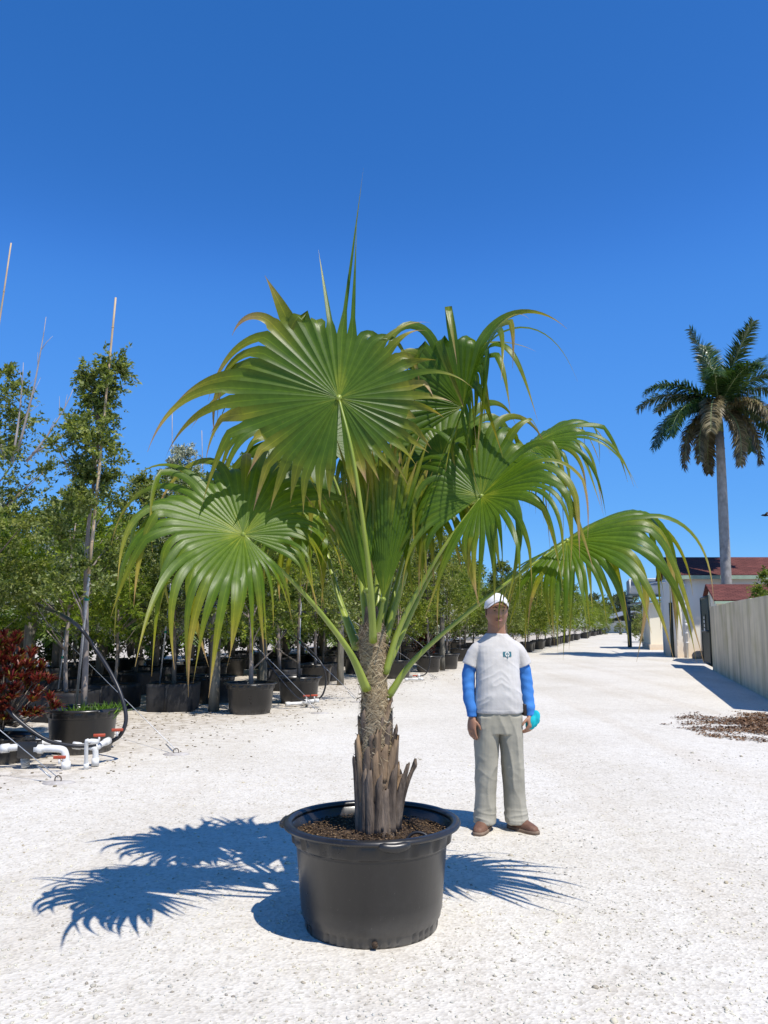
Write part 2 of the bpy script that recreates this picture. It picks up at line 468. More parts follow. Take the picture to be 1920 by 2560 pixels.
rng = np.random.default_rng(5)
def blob_mesh(name, P, S, seed, flat=0.6):
    """many small irregular stones in one mesh; P (n,3) places, S (n,) sizes"""
    r = np.random.default_rng(seed)
    t = (1 + 5 ** 0.5) / 2
    ico = np.array([(-1, t, 0), (1, t, 0), (-1, -t, 0), (1, -t, 0), (0, -1, t), (0, 1, t), (0, -1, -t), (0, 1, -t), (t, 0, -1), (t, 0, 1), (-t, 0, -1), (-t, 0, 1)]) / 1.9
    fc = np.array([(0, 11, 5), (0, 5, 1), (0, 1, 7), (0, 7, 10), (0, 10, 11), (1, 5, 9), (5, 11, 4), (11, 10, 2), (10, 7, 6), (7, 1, 8), (3, 9, 4), (3, 4, 2), (3, 2, 6), (3, 6, 8), (3, 8, 9), (4, 9, 5), (2, 4, 11), (6, 2, 10), (8, 6, 7), (9, 8, 1)])
    n = len(P)
    V = ico[None] * (1 + r.uniform(-0.35, 0.35, (n, 12, 1)))
    a = r.uniform(0, 6.28, n); ca, sa = np.cos(a), np.sin(a)
    V = V * np.stack([r.uniform(0.7, 1.4, n), r.uniform(0.6, 1.0, n), r.uniform(flat * 0.7, flat * 1.2, n)], 1)[:, None]
    X = V[..., 0] * ca[:, None] - V[..., 1] * sa[:, None]
    Y = V[..., 0] * sa[:, None] + V[..., 1] * ca[:, None]
    V = np.stack([X, Y, V[..., 2]], -1) * S[:, None, None] + P[:, None]
    Fc = fc[None] + (np.arange(n) * 12)[:, None, None]
    return np_mesh(name, V.reshape(-1, 3), Fc.reshape(-1, 3))
n = 15000
u_ = rng.uniform(0, 1, n)
Ys = 1.9 * (9.5 / 1.9) ** u_
Xs = rng.uniform(-0.60, 0.60, n) * Ys
S = 0.0035 + 0.006 * rng.random(n) ** 2.5 + (rng.random(n) < 0.012) * rng.uniform(0.004, 0.013, n)
P = np.stack([Xs, Ys, S * 0.15], 1)
dp = np.hypot(P[:, 0] + 0.06, P[:, 1] - 4.22)
keep = dp > 0.37
o = link('loose_gravel', blob_mesh('loose_gravel', P[keep], S[keep], 1), M['stone'])
tag(o, 'loose pale stones scattered over the gravel drive', 'gravel', None, 'stuff')

# leaf litter and twigs along the edge of the rows
n = 1700
Yl = rng.uniform(6.8, 24, n); Xl = -3.2 + 0.32 * (Yl - 9.3) + rng.normal(0.3, 0.9, n) - np.abs(rng.normal(0, 1.6, n))
P = np.stack([Xl, Yl, np.full(n, 0.006)], 1); S = rng.uniform(0.005, 0.02, n)
o = link('leaf_litter', blob_mesh('leaf_litter', P, S, 3, 0.3), M['litter'])
tag(o, 'brown leaf litter strewn along the potted tree rows', 'litter', None, 'stuff')
# ------------------------------------------------------------------ nursery pot
def pot_meshes():
    def body_fn(r, z, a):
        if 0.405 < z < 0.465:                       # collar with raised panels
            k = (a * 9 / math.pi) % 1.0
            return r + (0.010 if 0.12 < k < 0.80 else 0.0)
        if z < 0.055:                                # ribbed foot
            k = (a * 24 / math.pi) % 1.0
            return r - (0.010 if k < 0.33 and z > 0.008 else 0.0)
        return r
    prof = [(0.0, 0.004), (0.30, 0.004), (0.326, 0.0), (0.330, 0.010), (0.333, 0.045), (0.343, 0.058), (0.347, 0.085), (0.351, 0.092), (0.378, 0.392), (0.388, 0.400),
            (0.391, 0.410), (0.396, 0.460), (0.402, 0.468), (0.410, 0.478)]
    b = MB(); b.lathe(prof, 144, fn=body_fn)
    b.lathe([(0.410, 0.478), (0.398, 0.470), (0.380, 0.395), (0.372, 0.36)], 72)
    rim = MB()
    rp = []
    for k in range(13):
        t = 2 * math.pi * k / 12
        rp.append((0.4235 + 0.0245 * math.cos(t), 0.487 + 0.0155 * math.sin(t)))
    rim.lathe(rp, 96)
    lug = MB()
    pts = [Vector((0.447 * math.cos(a), 0.447 * math.sin(a), 0.482 - 0.01 * math.sin((a + 0.16) / 0.32 * math.pi))) for a in np.linspace(-0.16, 0.16, 9)]
    lug.tube(pts, [0.012, 0.019, 0.021, 0.022, 0.022, 0.022, 0.021, 0.019, 0.012], 10)
    soil = MB()
    N = 40
    for j, fr in enumerate(np.linspace(0, 1, 10)):
        for k in range(N):
            a = 2 * math.pi * k / N
            x, y = 0.384 * fr * math.cos(a), 0.384 * fr * math.sin(a)
            z = 0.425 + 0.022 * mnoise.noise(Vector((x * 7, y * 7, 1))) + 0.012 * mnoise.noise(Vector((x * 25, y * 25, 4))) + 0.02 * (1 - fr)
            soil.v.append((x, y, z))
    for j in range(9):
        for k in range(N):
            k2 = (k + 1) % N
            soil.f.append((j * N + k, j * N + k2, (j + 1) * N + k2, (j + 1) * N + k))
    return b.mesh('pot_body'), rim.mesh('pot_rim'), lug.mesh('pot_lug'), soil.mesh('pot_soil')
POT = pot_meshes()

def make_pot(loc, label, group=None, s=1.0, rz=0.0, lugs=(math.pi * 0.98, -math.pi * 0.42), sz=1.0):
    t = empty('nursery_pot', loc, rz, label, 'pot', group)
    t.scale = (s, s, s * sz)
    link('body', POT[0], M['black_plastic'], t)
    link('rim', POT[1], M['black_plastic'], t)
    for a in lugs:
        l = link('lug', POT[2], M['black_plastic'], t); l.rotation_euler = (0, 0, a)
    link('soil', POT[3], M['soil'], t)
    return t

PX, PY = -0.062, 4.22
pot0 = make_pot((PX, PY, 0), 'large black plastic nursery pot holding the fan palm on open gravel', None, 1.0, 0.0)
# bark chips on the sunlit soil and drain hole
r2 = np.random.default_rng(8)
n = 2600
a = r2.uniform(0, 6.28, n); q = np.sqrt(r2.random(n)) * 0.375
P = np.stack([q * np.cos(a), q * np.sin(a), 0.437 + 0.02 * (1 - q / 0.38) + r2.uniform(0, 0.010, n)], 1)
o = link('bark_chips', blob_mesh('bark_chips', P, r2.uniform(0.002, 0.007, n), 9, 0.35), M['chip'], pot0)
o['kind'] = 'stuff'
mb = MB(); mb.tube([(0.02, -0.325, 0.026), (0.02, -0.345, 0.026)], 0.014, 10)
mb.build('drain_plug', M['soil'], pot0)
mb = MB(); mb.tube(spline([(PX + 0.15, PY - 0.20, 0.42), (PX + 0.20, PY - 0.19, 0.475), (PX + 0.26, PY - 0.20, 0.472), (PX + 0.285, PY - 0.23, 0.43), (PX + 0.285, PY - 0.24, 0.40)], 20), 0.008, 8)
tag(mb.build('drip_tube', M['black_hose']), 'short looped black drip tube poking out of the fan palm soil', 'tube')

# ------------------------------------------------------------------ fan palm
palm = empty('fan_palm', (PX + 0.06, PY - 0.02, 0.42), 0, 'tall potted fan palm with round pleated leaves and shaggy fibre trunk', 'palm')
def loc(p): return Vector(p) - Vector(palm.location)
TR = [at(817, 1790, PY), at(815, 1700, PY), at(812, 1600, PY), at(809, 1500, PY), at(806, 1420, PY), at(804, 1360, PY), at(803, 1310, PY)]
TR[0].z = 0.40
TRR = [0.116, 0.104, 0.070, 0.049, 0.050, 0.052, 0.032]
def trunk_at(z):
    for i in range(len(TR) - 1):
        if TR[i].z <= z <= TR[i + 1].z:
            k = (z - TR[i].z) / (TR[i + 1].z - TR[i].z)
            return TR[i].lerp(TR[i + 1], k), TRR[i] * (1 - k) + TRR[i + 1] * k
    return (TR[-1], TRR[-1]) if z > TR[-1].z else (TR[0], TRR[0])
mb = MB()
rows = 46; N = 28
for j in range(rows):
    z = TR[0].z + (TR[-1].z - TR[0].z) * j / (rows - 1)
    c, r = trunk_at(z)
    for k in range(N):
        a = 2 * math.pi * k / N
        q = r * (1 + 0.16 * mnoise.noise(Vector((math.cos(a) * 2, math.sin(a) * 2, z * 9))) + 0.10 * mnoise.noise(Vector((math.cos(a) * 5, math.sin(a) * 5, z * 30))))
        mb.v.append(tuple(loc((c.x + q * math.cos(a), c.y + q * math.sin(a), z))))
for j in range(rows - 1):
    for k in range(N):
        k2 = (k + 1) % N
        mb.f.append((j * N + k, j * N + k2, (j + 1) * N + k2, (j + 1) * N + k))
mb.build('trunk', M['trunk_core'], palm)

# tangled fibre strands wrapped round the upper trunk
rr = random.Random(4)
V = []; Fq = []
for s in range(4200):
    z = 0.80 + 0.64 * rr.random() ** 0.8
    a = rr.uniform(0, 6.283)
    c, r = trunk_at(z)
    m = 6; ln = rr.uniform(0.3, 1.5); sl = rr.uniform(-0.9, 0.9) * 0.07; w = rr.uniform(0.0010, 0.0028)
    loose = rr.random()
    amp = 0.004 + (0.035 * rr.random() if loose > 0.90 else 0.010 * rr.random())
    base = len(V)
    ph = rr.uniform(0, 6)
    for i in range(m):
        t = i / (m - 1)
        aa = a + ln * (t - 0.5)
        zz = z + sl * (t - 0.5) * 2 + 0.016 * math.sin(ph + 4 * t) - 0.03 * (t if loose > 0.90 else 0)
        q = r * 1.04 + amp * (math.sin(t * math.pi) if loose < 0.90 else t) + 0.006
        for e in (-1, 1):
            V.append(tuple(loc((c.x + q * math.cos(aa), c.y + q * math.sin(aa), zz + e * w))))
    for i in range(m - 1):
        b0 = base + 2 * i
        Fq.append((b0, b0 + 1, b0 + 3, b0 + 2))
o = link('fibre_mat', np_mesh('fibre_mat', np.array(V), np.array(Fq)), M['fibre'], palm)
o['kind'] = 'stuff'

# old split leaf bases ("boots")
def boot(z0, ang, length, w, lean, twist=0.0, mat='boot', curl=0.02):
    c, r = trunk_at(z0)
    out = Vector((math.cos(ang), math.sin(ang), 0)); sd_ = Vector((-math.sin(ang), math.cos(ang), 0))
    p0 = Vector((c.x, c.y, z0)) + out * (r * 0.92)
    rings = []
    m = 8
    for i in range(m):
        t = i / (m - 1)
        ctr = p0 + Vector((0, 0, 1)) * (length * t * math.cos(lean * t)) + out * (length * t * math.sin(lean) * (0.35 + 0.65 * t)) + sd_ * (twist * length * t)
        ww = w * 1.18 * (1.0 - 0.62 * t) * (1 + 0.10 * math.sin(5 * t + ang * 3)); th = 0.016 * (1 - 0.55 * t) + 0.003
        ring = []
        for k in range(10):
            b_ = 2 * math.pi * k / 10
            x, y = math.cos(b_), math.sin(b_)
            ring.append(loc(ctr + sd_ * (x * ww) + out * (y * th - curl * x * x * (1 - t) * 1.2) + Vector((0, 0, 1)) * ((0.02 * x + 0.012 * math.sin(ang * 9 + 4 * x)) * (1 if i == m - 1 else 0))))
        rings.append(ring)
    mb = MB(); mb.loft(rings)
    return mb.build('leaf_base', M[mat], palm)
A = lambda dg: R_(dg - 90)       # 0 deg faces the viewer, + to the right
boots = [(0.42, -62, 0.42, .040, 0.10, -.05, 'boot'), (0.43, -40, 0.33, .038, 0.05, .02, 'boot'), (0.42, -22, 0.36, .040, 0.10, 0.0, 'boot'), (0.44, 0, 0.30, .036, 0.12, 0.03, 'boot'),
         (0.42, 20, 0.26, .042, 0.06, 0.0, 'boot'), (0.44, 42, 0.34, .044, 0.14, -.02, 'boot'), (0.45, 62, 0.36, .034, 0.24, .0, 'boot'), (0.47, 80, 0.34, .030, 0.34, .0, 'boot'),
         (0.60, -72, 0.30, .034, 0.10, .0, 'boot'), (0.58, -45, 0.34, .034, 0.10, -.10, 'boot_tan'), (0.66, -15, 0.16, .034, 0.05, .05, 'boot'), (0.62, 30, 0.30, .036, 0.12, .15, 'boot_tan'),
         (0.56, 52, 0.38, .030, 0.12, .02, 'boot'), (0.72, 15, 0.24, .030, 0.08, -.12, 'boot_tan'), (0.74, -8, 0.22, .030, 0.10, .14, 'boot_tan'), (0.76, 70, 0.20, .024, 0.16, .0, 'boot'),
         (0.80, -50, 0.16, .030, 0.05, .0, 'boot_tan'), (0.92, 48, 0.17, .022, 0.35, .05, 'boot_tan'), (0.88, 25, 0.13, .03, 0.1, 0, 'boot'), (0.98, 75, 0.12, .018, 0.3, 0, 'boot'),
         (0.43, 110, 0.3, .04, 0.15, 0, 'boot'), (0.43, 150, 0.32, .04, 0.12, 0, 'boot'), (0.43, 190, 0.3, .04, 0.12, 0, 'boot'), (0.43, -110, 0.36, .04, 0.1, 0, 'boot'), (0.43, -150, 0.3, .04, 0.1, 0, 'boot'),
         (0.64, 120, 0.26, .035, 0.15, 0, 'boot'), (0.64, -120, 0.26, .035, 0.12, 0, 'boot'), (0.62, 175, 0.26, .035, 0.12, 0, 'boot_tan')]
rb = random.Random(14)
for k in range(38):
    zz_ = 0.43 + 0.42 * (k / 38) ** 1.1
    boots.append((zz_, k * 137.5 % 360 - 180, rb.uniform(0.12, 0.24), rb.uniform(.036, .055), rb.uniform(0.02, 0.10), rb.uniform(-.06, .06), rb.choice(['boot', 'boot', 'boot_tan'])))
for z0, dg, ln, w, lean, tw, mt in boots:
    boot(z0, A(dg), ln * 0.92, w * 0.85, R_(60) * lean * (0.5 if abs(dg - 70) > 15 else 0.8), tw, mt)

G = Vector((0, 0, -1))
def fan_blade(name, parent, hub, u, n, R, nseg=46, spread=340, fuse=0.55, kb=0.15, kf=4.0, fold=0.0, pleat=0.10, cup=0.05, seed=0,
              len_side=0.85, len_back=0.72, stiff=None, dry=0.0, longs=None, foldback=0.0, wmul=1.0, kfn=None, lfn=None):
    """a palmate leaf: segments joined to `fuse` of their length, then free, tapering and hanging"""
    rd = random.Random(seed); kb0 = kb
    u = Vector(u).normalized(); n = Vector(n); n = (n - u * n.dot(u)).normalized(); v = n.cross(u)
    hub = Vector(hub)
    dth = R_(spread) / nseg
    NS = 9; NF = 15
    def d0(th):
        sn = math.sin(th)
        lat = v * math.cos(fold) + n * math.sin(fold) * (1 if sn >= 0 else -1)
        back = max(0.0, -math.cos(th)) * foldback
        return (u * math.cos(th) + lat * sn + n * (cup - back)).normalized()
    def sector(th, q): return mnoise.noise(Vector((math.cos(th) * 1.5 + q, math.sin(th) * 1.5, seed * 0.91)))
    def fz(th): return fuse * (1 + 0.30 * sector(th, 5.0))
    def fuse_curve(th, Lf):
        kb = kb0 * max(0.1, 1 + 1.6 * sector(th, 0.0))
        p = hub.copy(); d_ = d0(th); out = [p.copy()]; ds = Lf / NS
        for i in range(NS):
            d_ = (d_ + G * (kb * (i + 1) / NS * ds * 2)).normalized()
            p = p + d_ * ds; out.append(p.copy())
        return out, d_
    def Lfun(th):
        c = math.cos(th)
        return R * (lfn(th) if lfn else 1.0) * (1.0 + (len_side - 1.0) * (1 - c) if c > 0 else len_side + (len_back - len_side) * (-c))
    verts = []; faces = []; uvs = []; dryv = []
    bcs = []
    for i in range(nseg + 1):
        th = -R_(spread) / 2 + dth * i
        bcs.append(fuse_curve(th, Lfun(th) * fz(th)))
    for i in range(nseg):
        th = -R_(spread) / 2 + dth * (i + 0.5)
        L = Lfun(th) * rd.uniform(0.88, 1.12)
        mc, md = fuse_curve(th, Lfun(th) * fz(th))
        lf = mnoise.noise(Vector((i * 0.33, seed * 1.7, 0.5)))
        k_here = kf * max(0.15, (1 + 1.3 * lf) * rd.uniform(0.4, 1.7))
        if kfn: k_here *= kfn(th)
        sd_dry = dry + rd.uniform(0.0, 0.08) + (rd.uniform(0.05, 0.13) if rd.random() < 0.40 else 0) + (0.16 if rd.random() < 0.09 else 0)
        if stiff and rd.random() < stiff: k_here *= 0.15
        wseg = wmul
        if longs and i in longs:
            L *= longs[i][0]; k_here = longs[i][1]; sd_dry = longs[i][2] if len(longs[i]) > 2 else 0; wseg = wmul * (longs[i][3] if len(longs[i]) > 3 else 0.8)
        lc, rc = bcs[i][0], bcs[i + 1][0]
        plt = pleat * rd.uniform(0.5, 1.9)
        base = len(verts)
        Ltot = L
        # joined part: left edge, midrib, right edge
        for j in range(NS + 1):
            s = Lfun(th) * fz(th) * j / NS
            w = (rc[j] - lc[j]).length
            nn = (rc[j] - lc[j]).cross(md)
            nn = nn.normalized() if nn.length > 1e-9 else n
            # the midrib rises, the joins sink: a pleated surface
            verts += [lc[j], mc[j] - nn * (plt * w), rc[j]]
            t = s / Ltot
            uvs += [(1, t), (0, t), (1, t)]; dryv += [sd_dry] * 3
        # free tip
        p = mc[-1].copy(); d_ = (md + n * rd.gauss(0, 0.16) + (rc[-1] - lc[-1]).normalized() * rd.gauss(0, 0.10)).normalized()
        if rd.random() < 0.06 and not (longs and i in longs): L *= 0.72; sd_dry += 0.2
        side = rc[-1] - lc[-1]; wf = side.length / 2; side.normalize()
        Lfree = max(L - Lfun(th) * fz(th), 0.05); ds = Lfree / NF
        hx = Vector((rd.gauss(0, 1), rd.gauss(0, 1), rd.gauss(0, 0.5))) * 0.30
        kink = rd.uniform(0.08, 0.7) if rd.random() < 0.55 else None
        tw = rd.gauss(0, 0.85)
        for j in range(1, NF + 1):
            t = j / NF
            amt = k_here * (0.75 + 0.7 * t)
            if kink and abs(t - kink) < 0.5 / NF + 1e-6 and k_here > 0.8: amt += rd.uniform(0.5, 1.6) / max(ds, 1e-3)
            d_ = (d_ + (G + hx * 0.5) * (amt * ds)).normalized()
            p = p + d_ * ds
            side = side - d_ * side.dot(d_)
            if side.length < 1e-4: side = d_.orthogonal()
            side.normalize()
            nn = side.cross(d_).normalized()
            ang = tw / NF
            side = (side * math.cos(ang) + nn * math.sin(ang)).normalized()
            nn = side.cross(d_).normalized()
            w = wf * wseg * max((1 - t) ** 1.12 * (1 + 0.55 * t * (1 - t)), 0.025)
            if j == 1: w = wf * (0.985 if wseg > 0.7 else 0.7)
            verts += [p - side * w - nn * 0.0, p - nn * (pleat * 2.0 * w * (1 - 0.3 * t)), p + side * w]
            tt = (Lfun(th) * fz(th) + Lfree * t) / Ltot
            uvs += [(1, tt), (0, tt), (1, tt)]; dryv += [sd_dry] * 3
        for j in range(NS + NF):
            a0 = base + 3 * j; b0 = a0 + 3
            faces += [(a0, a0 + 1, b0 + 1, b0), (a0 + 1, a0 + 2, b0 + 2, b0 + 1)]
    off = Vector(palm.location)
    va = np.array([tuple(q - off) for q in verts]); fa = np.array(faces)
    me = np_mesh(name, va, fa, True)
    uvl = me.uv_layers.new(name='UVMap')
    ua = np.array(uvs, dtype=np.float32)[fa.ravel()]
    uvl.data.foreach_set('uv', ua.ravel())
    at_ = me.attributes.new('dry', 'FLOAT', 'POINT')
    at_.data.foreach_set('value', np.array(dryv, dtype=np.float32))
    return link(name, me, M['fan_leaf'], parent)

def petiole(pts, r0=0.019, r1=0.009):
    sp_ = spline(pts, 24)
    m = len(sp_)
    mb = MB()
    rad = [r0 * 1.5 * (1 - i / (m - 1)) ** 3 * 0.4 + r0 + (r1 - r0) * i / (m - 1) for i in range(m)]
    mb.tube([loc(p) for p in sp_], rad, 10, sy=0.72)
    return mb.build('leaf_stalk', M['petiole'], palm)

def hastula(parent, hub, n):
    mb = MB(); h = loc(hub); n = Vector(n).normalized()
    mb.tube([h - n * 0.012, h + n * 0.004, h + n * 0.014], [0.016, 0.014, 0.004], 8)
    mb.build('hastula', M['petiole'], parent)

def leaf(hub, pts, u, n, label=None, **kw):
    hub = Vector(hub)
    st = petiole([Vector(p) for p in pts] + [hub])
    fan_blade('leaf_blade', st, hub, u, n, **kw)
    hastula(st, hub, n)
    return st

# big round leaf turned to the viewer, held high
leaf(at(732, 860, 3.90), [at(806, 1385, 4.12), at(799, 1250, 3.98), at(765, 1000, 3.84)], (-0.04, 0.06, 1), (-0.05, 1, 0.06), R=0.64, nseg=42, spread=352, fuse=0.62, kb=0.10, kf=2.4,
     fold=-0.06, pleat=0.20, seed=3, len_side=1.0, len_back=0.82, wmul=1.0, longs={21: (1.98, 0.02, 0, .45), 22: (1.85, 0.10, 0, .5), 20: (1.6, 0.05, 0.0, .5), 25: (1.15, 3, .16), 19: (1.15, 14, 0.12), 16: (1.2, 9, .2), 14: (1.25, 7, .2), 27: (1.15, 9, .18), 18: (1.15, 18, .05), 23: (1.1, 20, .0), 29: (1.35, 3.2, .05), 13: (1.3, 6, .2), 24: (1.1, 14, .05), 11: (1.3, 3.5, .16), 10: (1.3, 3, .16), 8: (1.2, 2, .05), 15: (1.2, 5, .18)},
     kfn=lambda th: 0.7 + 0.9 * max(0, math.cos(th)), lfn=lambda th: 1.0 + (0.24 if th < 0 else -0.10) * abs(math.sin(th)))
# left leaf arching over
leaf(at(525, 1155, 3.92), [at(792, 1490, 4.14), at(750, 1400, 4.05), at(650, 1275, 3.98)], (-0.84, 0.08, 0.56), (0.16, -0.80, 0.60), R=0.96, nseg=48, spread=345, fuse=0.36, kb=0.60, kf=8.0,
     fold=0.20, pleat=0.16, seed=11, len_side=0.95, len_back=0.56, wmul=1.1)
# leaf hanging behind, left of the heart
leaf(at(690, 1110, 4.75), [at(772, 1400, 4.3), at(735, 1300, 4.5), at(705, 1190, 4.7)], (-0.45, 0.55, 0.65), (0.15, -0.75, 0.6), R=0.85, nseg=38, spread=335, fuse=0.42, kb=0.5, kf=7, seed=21, wmul=1.1)
# young pleated leaves in the heart
leaf(at(792, 1275, 4.06), [at(806, 1375, 4.15), at(800, 1325, 4.10)], (-0.20, -0.06, 1), (0.15, -0.8, 0.2), R=0.62, nseg=13, spread=46, fuse=0.62, kb=0.0, kf=0.25, fold=-0.45, pleat=0.34, seed=31, len_side=0.7)
leaf(at(828, 1295, 4.10), [at(812, 1370, 4.18), at(820, 1335, 4.14)], (0.06, 0.03, 1), (0.1, -0.8, 0.2), R=0.86, nseg=17, spread=44, fuse=0.74, kb=0.0, kf=0.25, fold=-0.45, pleat=0.36, seed=32, len_side=0.7)
# tall leaf on the right, folded and hanging to the right
leaf(at(1000, 880, 4.38), [at(830, 1390, 4.26), at(895, 1180, 4.34)], (0.34, 0.00, 0.93), (-0.55, -0.75, 0.25), R=1.02, nseg=38, spread=290, fuse=0.40, kb=0.50, kf=11, fold=0.85, pleat=0.18, seed=44, len_side=0.80, len_back=0.66, wmul=1.1)
# dense leaves behind the heart
leaf(at(955, 985, 4.58), [at(828, 1380, 4.32), at(880, 1180, 4.52)], (0.30, 0.30, 0.85), (-0.05, -0.85, 0.5), R=0.76, nseg=38, spread=335, fuse=0.42, kb=0.6, kf=8, seed=51, len_back=1.0, wmul=1.1)
leaf(at(880, 1060, 4.50), [at(818, 1370, 4.32), at(850, 1220, 4.42)], (0.30, 0.40, 0.70), (-0.1, -0.75, 0.6), R=0.72, nseg=36, spread=335, fuse=0.42, kb=0.6, kf=7, seed=54, len_back=0.9, wmul=1.1)
leaf(at(835, 930, 4.85), [at(812, 1370, 4.36), at(822, 1150, 4.65)], (-0.02, 0.40, 0.9), (0.05, -0.9, 0.4), R=0.72, nseg=36, spread=335, fuse=0.44, kb=0.5, kf=7, seed=52, len_back=0.95, wmul=1.1)
leaf(at(690, 950, 4.62), [at(795, 1370, 4.34), at(760, 1150, 4.5)], (-0.5, 0.25, 0.8), (0.3, -0.8, 0.5), R=0.90, nseg=38, spread=330, fuse=0.44, kb=0.5, kf=7, seed=53, len_back=0.8, wmul=1.1)
# right leaf with long segments falling to both sides
leaf(at(1040, 1072, 4.08), [at(832, 1455, 4.20), at(868, 1345, 4.18), at(950, 1195, 4.12)], (0.66, 0.10, 0.74), (-0.42, -0.76, 0.40), R=0.92, nseg=46, spread=340, fuse=0.36, kb=0.55, kf=9, fold=0.35, pleat=0.18, seed=62, len_side=0.80, len_back=0.78, wmul=1.08)
# low leaf reaching far right
leaf(at(1225, 1168, 4.22), [at(838, 1505, 4.22), at(905, 1415, 4.20), at(1060, 1285, 4.18)], (0.86, 0.04, 0.52), (-0.42, -0.34, 0.78), R=1.12, nseg=46, spread=345, fuse=0.34, kb=0.60, kf=6.0, fold=-0.35, pleat=0.18, seed=73, len_side=0.52, len_back=0.58, wmul=1.1)
# leaf behind it, hanging over to the right
leaf(at(1150, 960, 4.50), [at(835, 1440, 4.24), at(930, 1240, 4.36), at(1060, 1060, 4.46)], (0.80, 0.10, 0.58), (-0.50, -0.45, 0.70), R=0.70, nseg=42, spread=320, fuse=0.34, kb=0.8, kf=9, fold=-0.3, pleat=0.18, seed=81, len_side=0.75, len_back=0.6, wmul=1.1)
# ------------------------------------------------------------------ the man
M['skin'] = simple('skin', (0.36, 0.19, 0.12), (0.29, 0.145, 0.09), 14, 0.5, 0.35)
M['lips'] = simple('lips', (0.36, 0.15, 0.12), None, 20, 0.4, 0.4)
M['hair'] = simple('hair', (0.012, 0.010, 0.009), None, 40, 0.5, 0.4)
M['eye_white'] = simple('eye_white', (0.16, 0.12, 0.10), None, 10, 0.4, 0.3)
M['eye_dark'] = simple('eye_dark', (0.012, 0.008, 0.006), None, 10, 0.25, 0.5)
M['shirt'] = simple('shirt', (0.62, 0.60, 0.58), (0.53, 0.505, 0.48), 5, 0.9, 0.1, 0.25, 9, bdist=0.02)
M['sleeve'] = simple('sleeve', (0.065, 0.235, 0.62), (0.045, 0.17, 0.48), 6, 0.85, 0.15, 0.3, 12, bdist=0.015)
M['trouser'] = simple('trouser', (0.40, 0.375, 0.305), (0.31, 0.29, 0.235), 5, 0.9, 0.12, 0.25, 9, bdist=0.02)
M['boot_leather'] = simple('boot_leather', (0.20, 0.105, 0.065), (0.12, 0.06, 0.04), 12, 0.6, 0.3, 0.3, 30)
M['boot_sole'] = simple('boot_sole', (0.30, 0.22, 0.16), (0.16, 0.11, 0.08), 12, 0.8, 0.2)
M['cap_white'] = simple('cap_white', (0.76, 0.75, 0.74), (0.66, 0.65, 0.65), 9, 0.9, 0.1, 0.2, 30)
M['logo_teal'] = simple('logo_teal', (0.06, 0.19, 0.24), None, 30, 0.8, 0.1)
M['logo_pale'] = simple('logo_pale', (0.72, 0.72, 0.69), None, 30, 0.8, 0.1)
M['cyan_cloth'] = simple('cyan_cloth', (0.02, 0.52, 0.58), (0.015, 0.36, 0.44), 14, 0.8, 0.15, 0.4, 30)
M['belt'] = simple('belt', (0.03, 0.02, 0.018), None, 10, 0.5, 0.4)

man = empty('person', (0.845, 6.06, 0), R_(3), 'man in white T-shirt over blue sleeves, khaki trousers and white cap, standing on gravel', 'person')
man.scale = (0.92, 0.95, 1.0)

def ell(cx, cy, z, rx, ry, n=24, p=2.0, tilt=0.0, rot=0.0):
    out = []
    for k in range(n):
        a = 2 * math.pi * k / n
        c_, s_ = math.cos(a), math.sin(a)
        x = rx * math.copysign(abs(c_) ** (2 / p), c_); y = ry * math.copysign(abs(s_) ** (2 / p), s_)
        if rot: x, y = x * math.cos(rot) - y * math.sin(rot), x * math.sin(rot) + y * math.cos(rot)
        out.append(Vector((cx + x, cy + y, z + tilt * x)))
    return out

def limb(mb, pts, radii, n=14, sy=1.0):
    mb.tube(pts, radii, n, True, sy)

def refine(pts, radii, m=4):
    P_ = spline(pts, m * (len(pts) - 1)); k = len(P_) - 1
    Rr = [float(np.interp(i / k * (len(pts) - 1), range(len(pts)), radii)) for i in range(k + 1)]
    return P_, Rr

def remesh(o, vox, sm=4, disp=None):
    m = o.modifiers.new('remesh', 'REMESH'); m.mode = 'VOXEL'; m.voxel_size = vox; m.use_smooth_shade = True
    s = o.modifiers.new('smooth', 'SMOOTH'); s.iterations = sm; s.factor = 0.5
    dg = bpy.context.evaluated_depsgraph_get()
    ev = o.evaluated_get(dg)
    me = bpy.data.meshes.new_from_object(ev, depsgraph=dg)
    mats = list(o.data.materials)
    o.modifiers.clear(); o.data = me
    if not me.materials:
        for q in mats: me.materials.append(q)
    nv = len(me.vertices)
    if disp:
        co = np.empty(nv * 3, dtype=np.float32); me.vertices.foreach_get('co', co); co = co.reshape(-1, 3)
        nr = np.empty(nv * 3, dtype=np.float32); me.vertices.foreach_get('normal', nr); nr = nr.reshape(-1, 3)
        dv = np.array([disp(*c_) for c_ in co], dtype=np.float32)
        me.vertices.foreach_set('co', (co + nr * dv[:, None]).astype(np.float32).ravel())
    me.polygons.foreach_set('use_smooth', [True] * len(me.polygons))
    me.update()
    return o

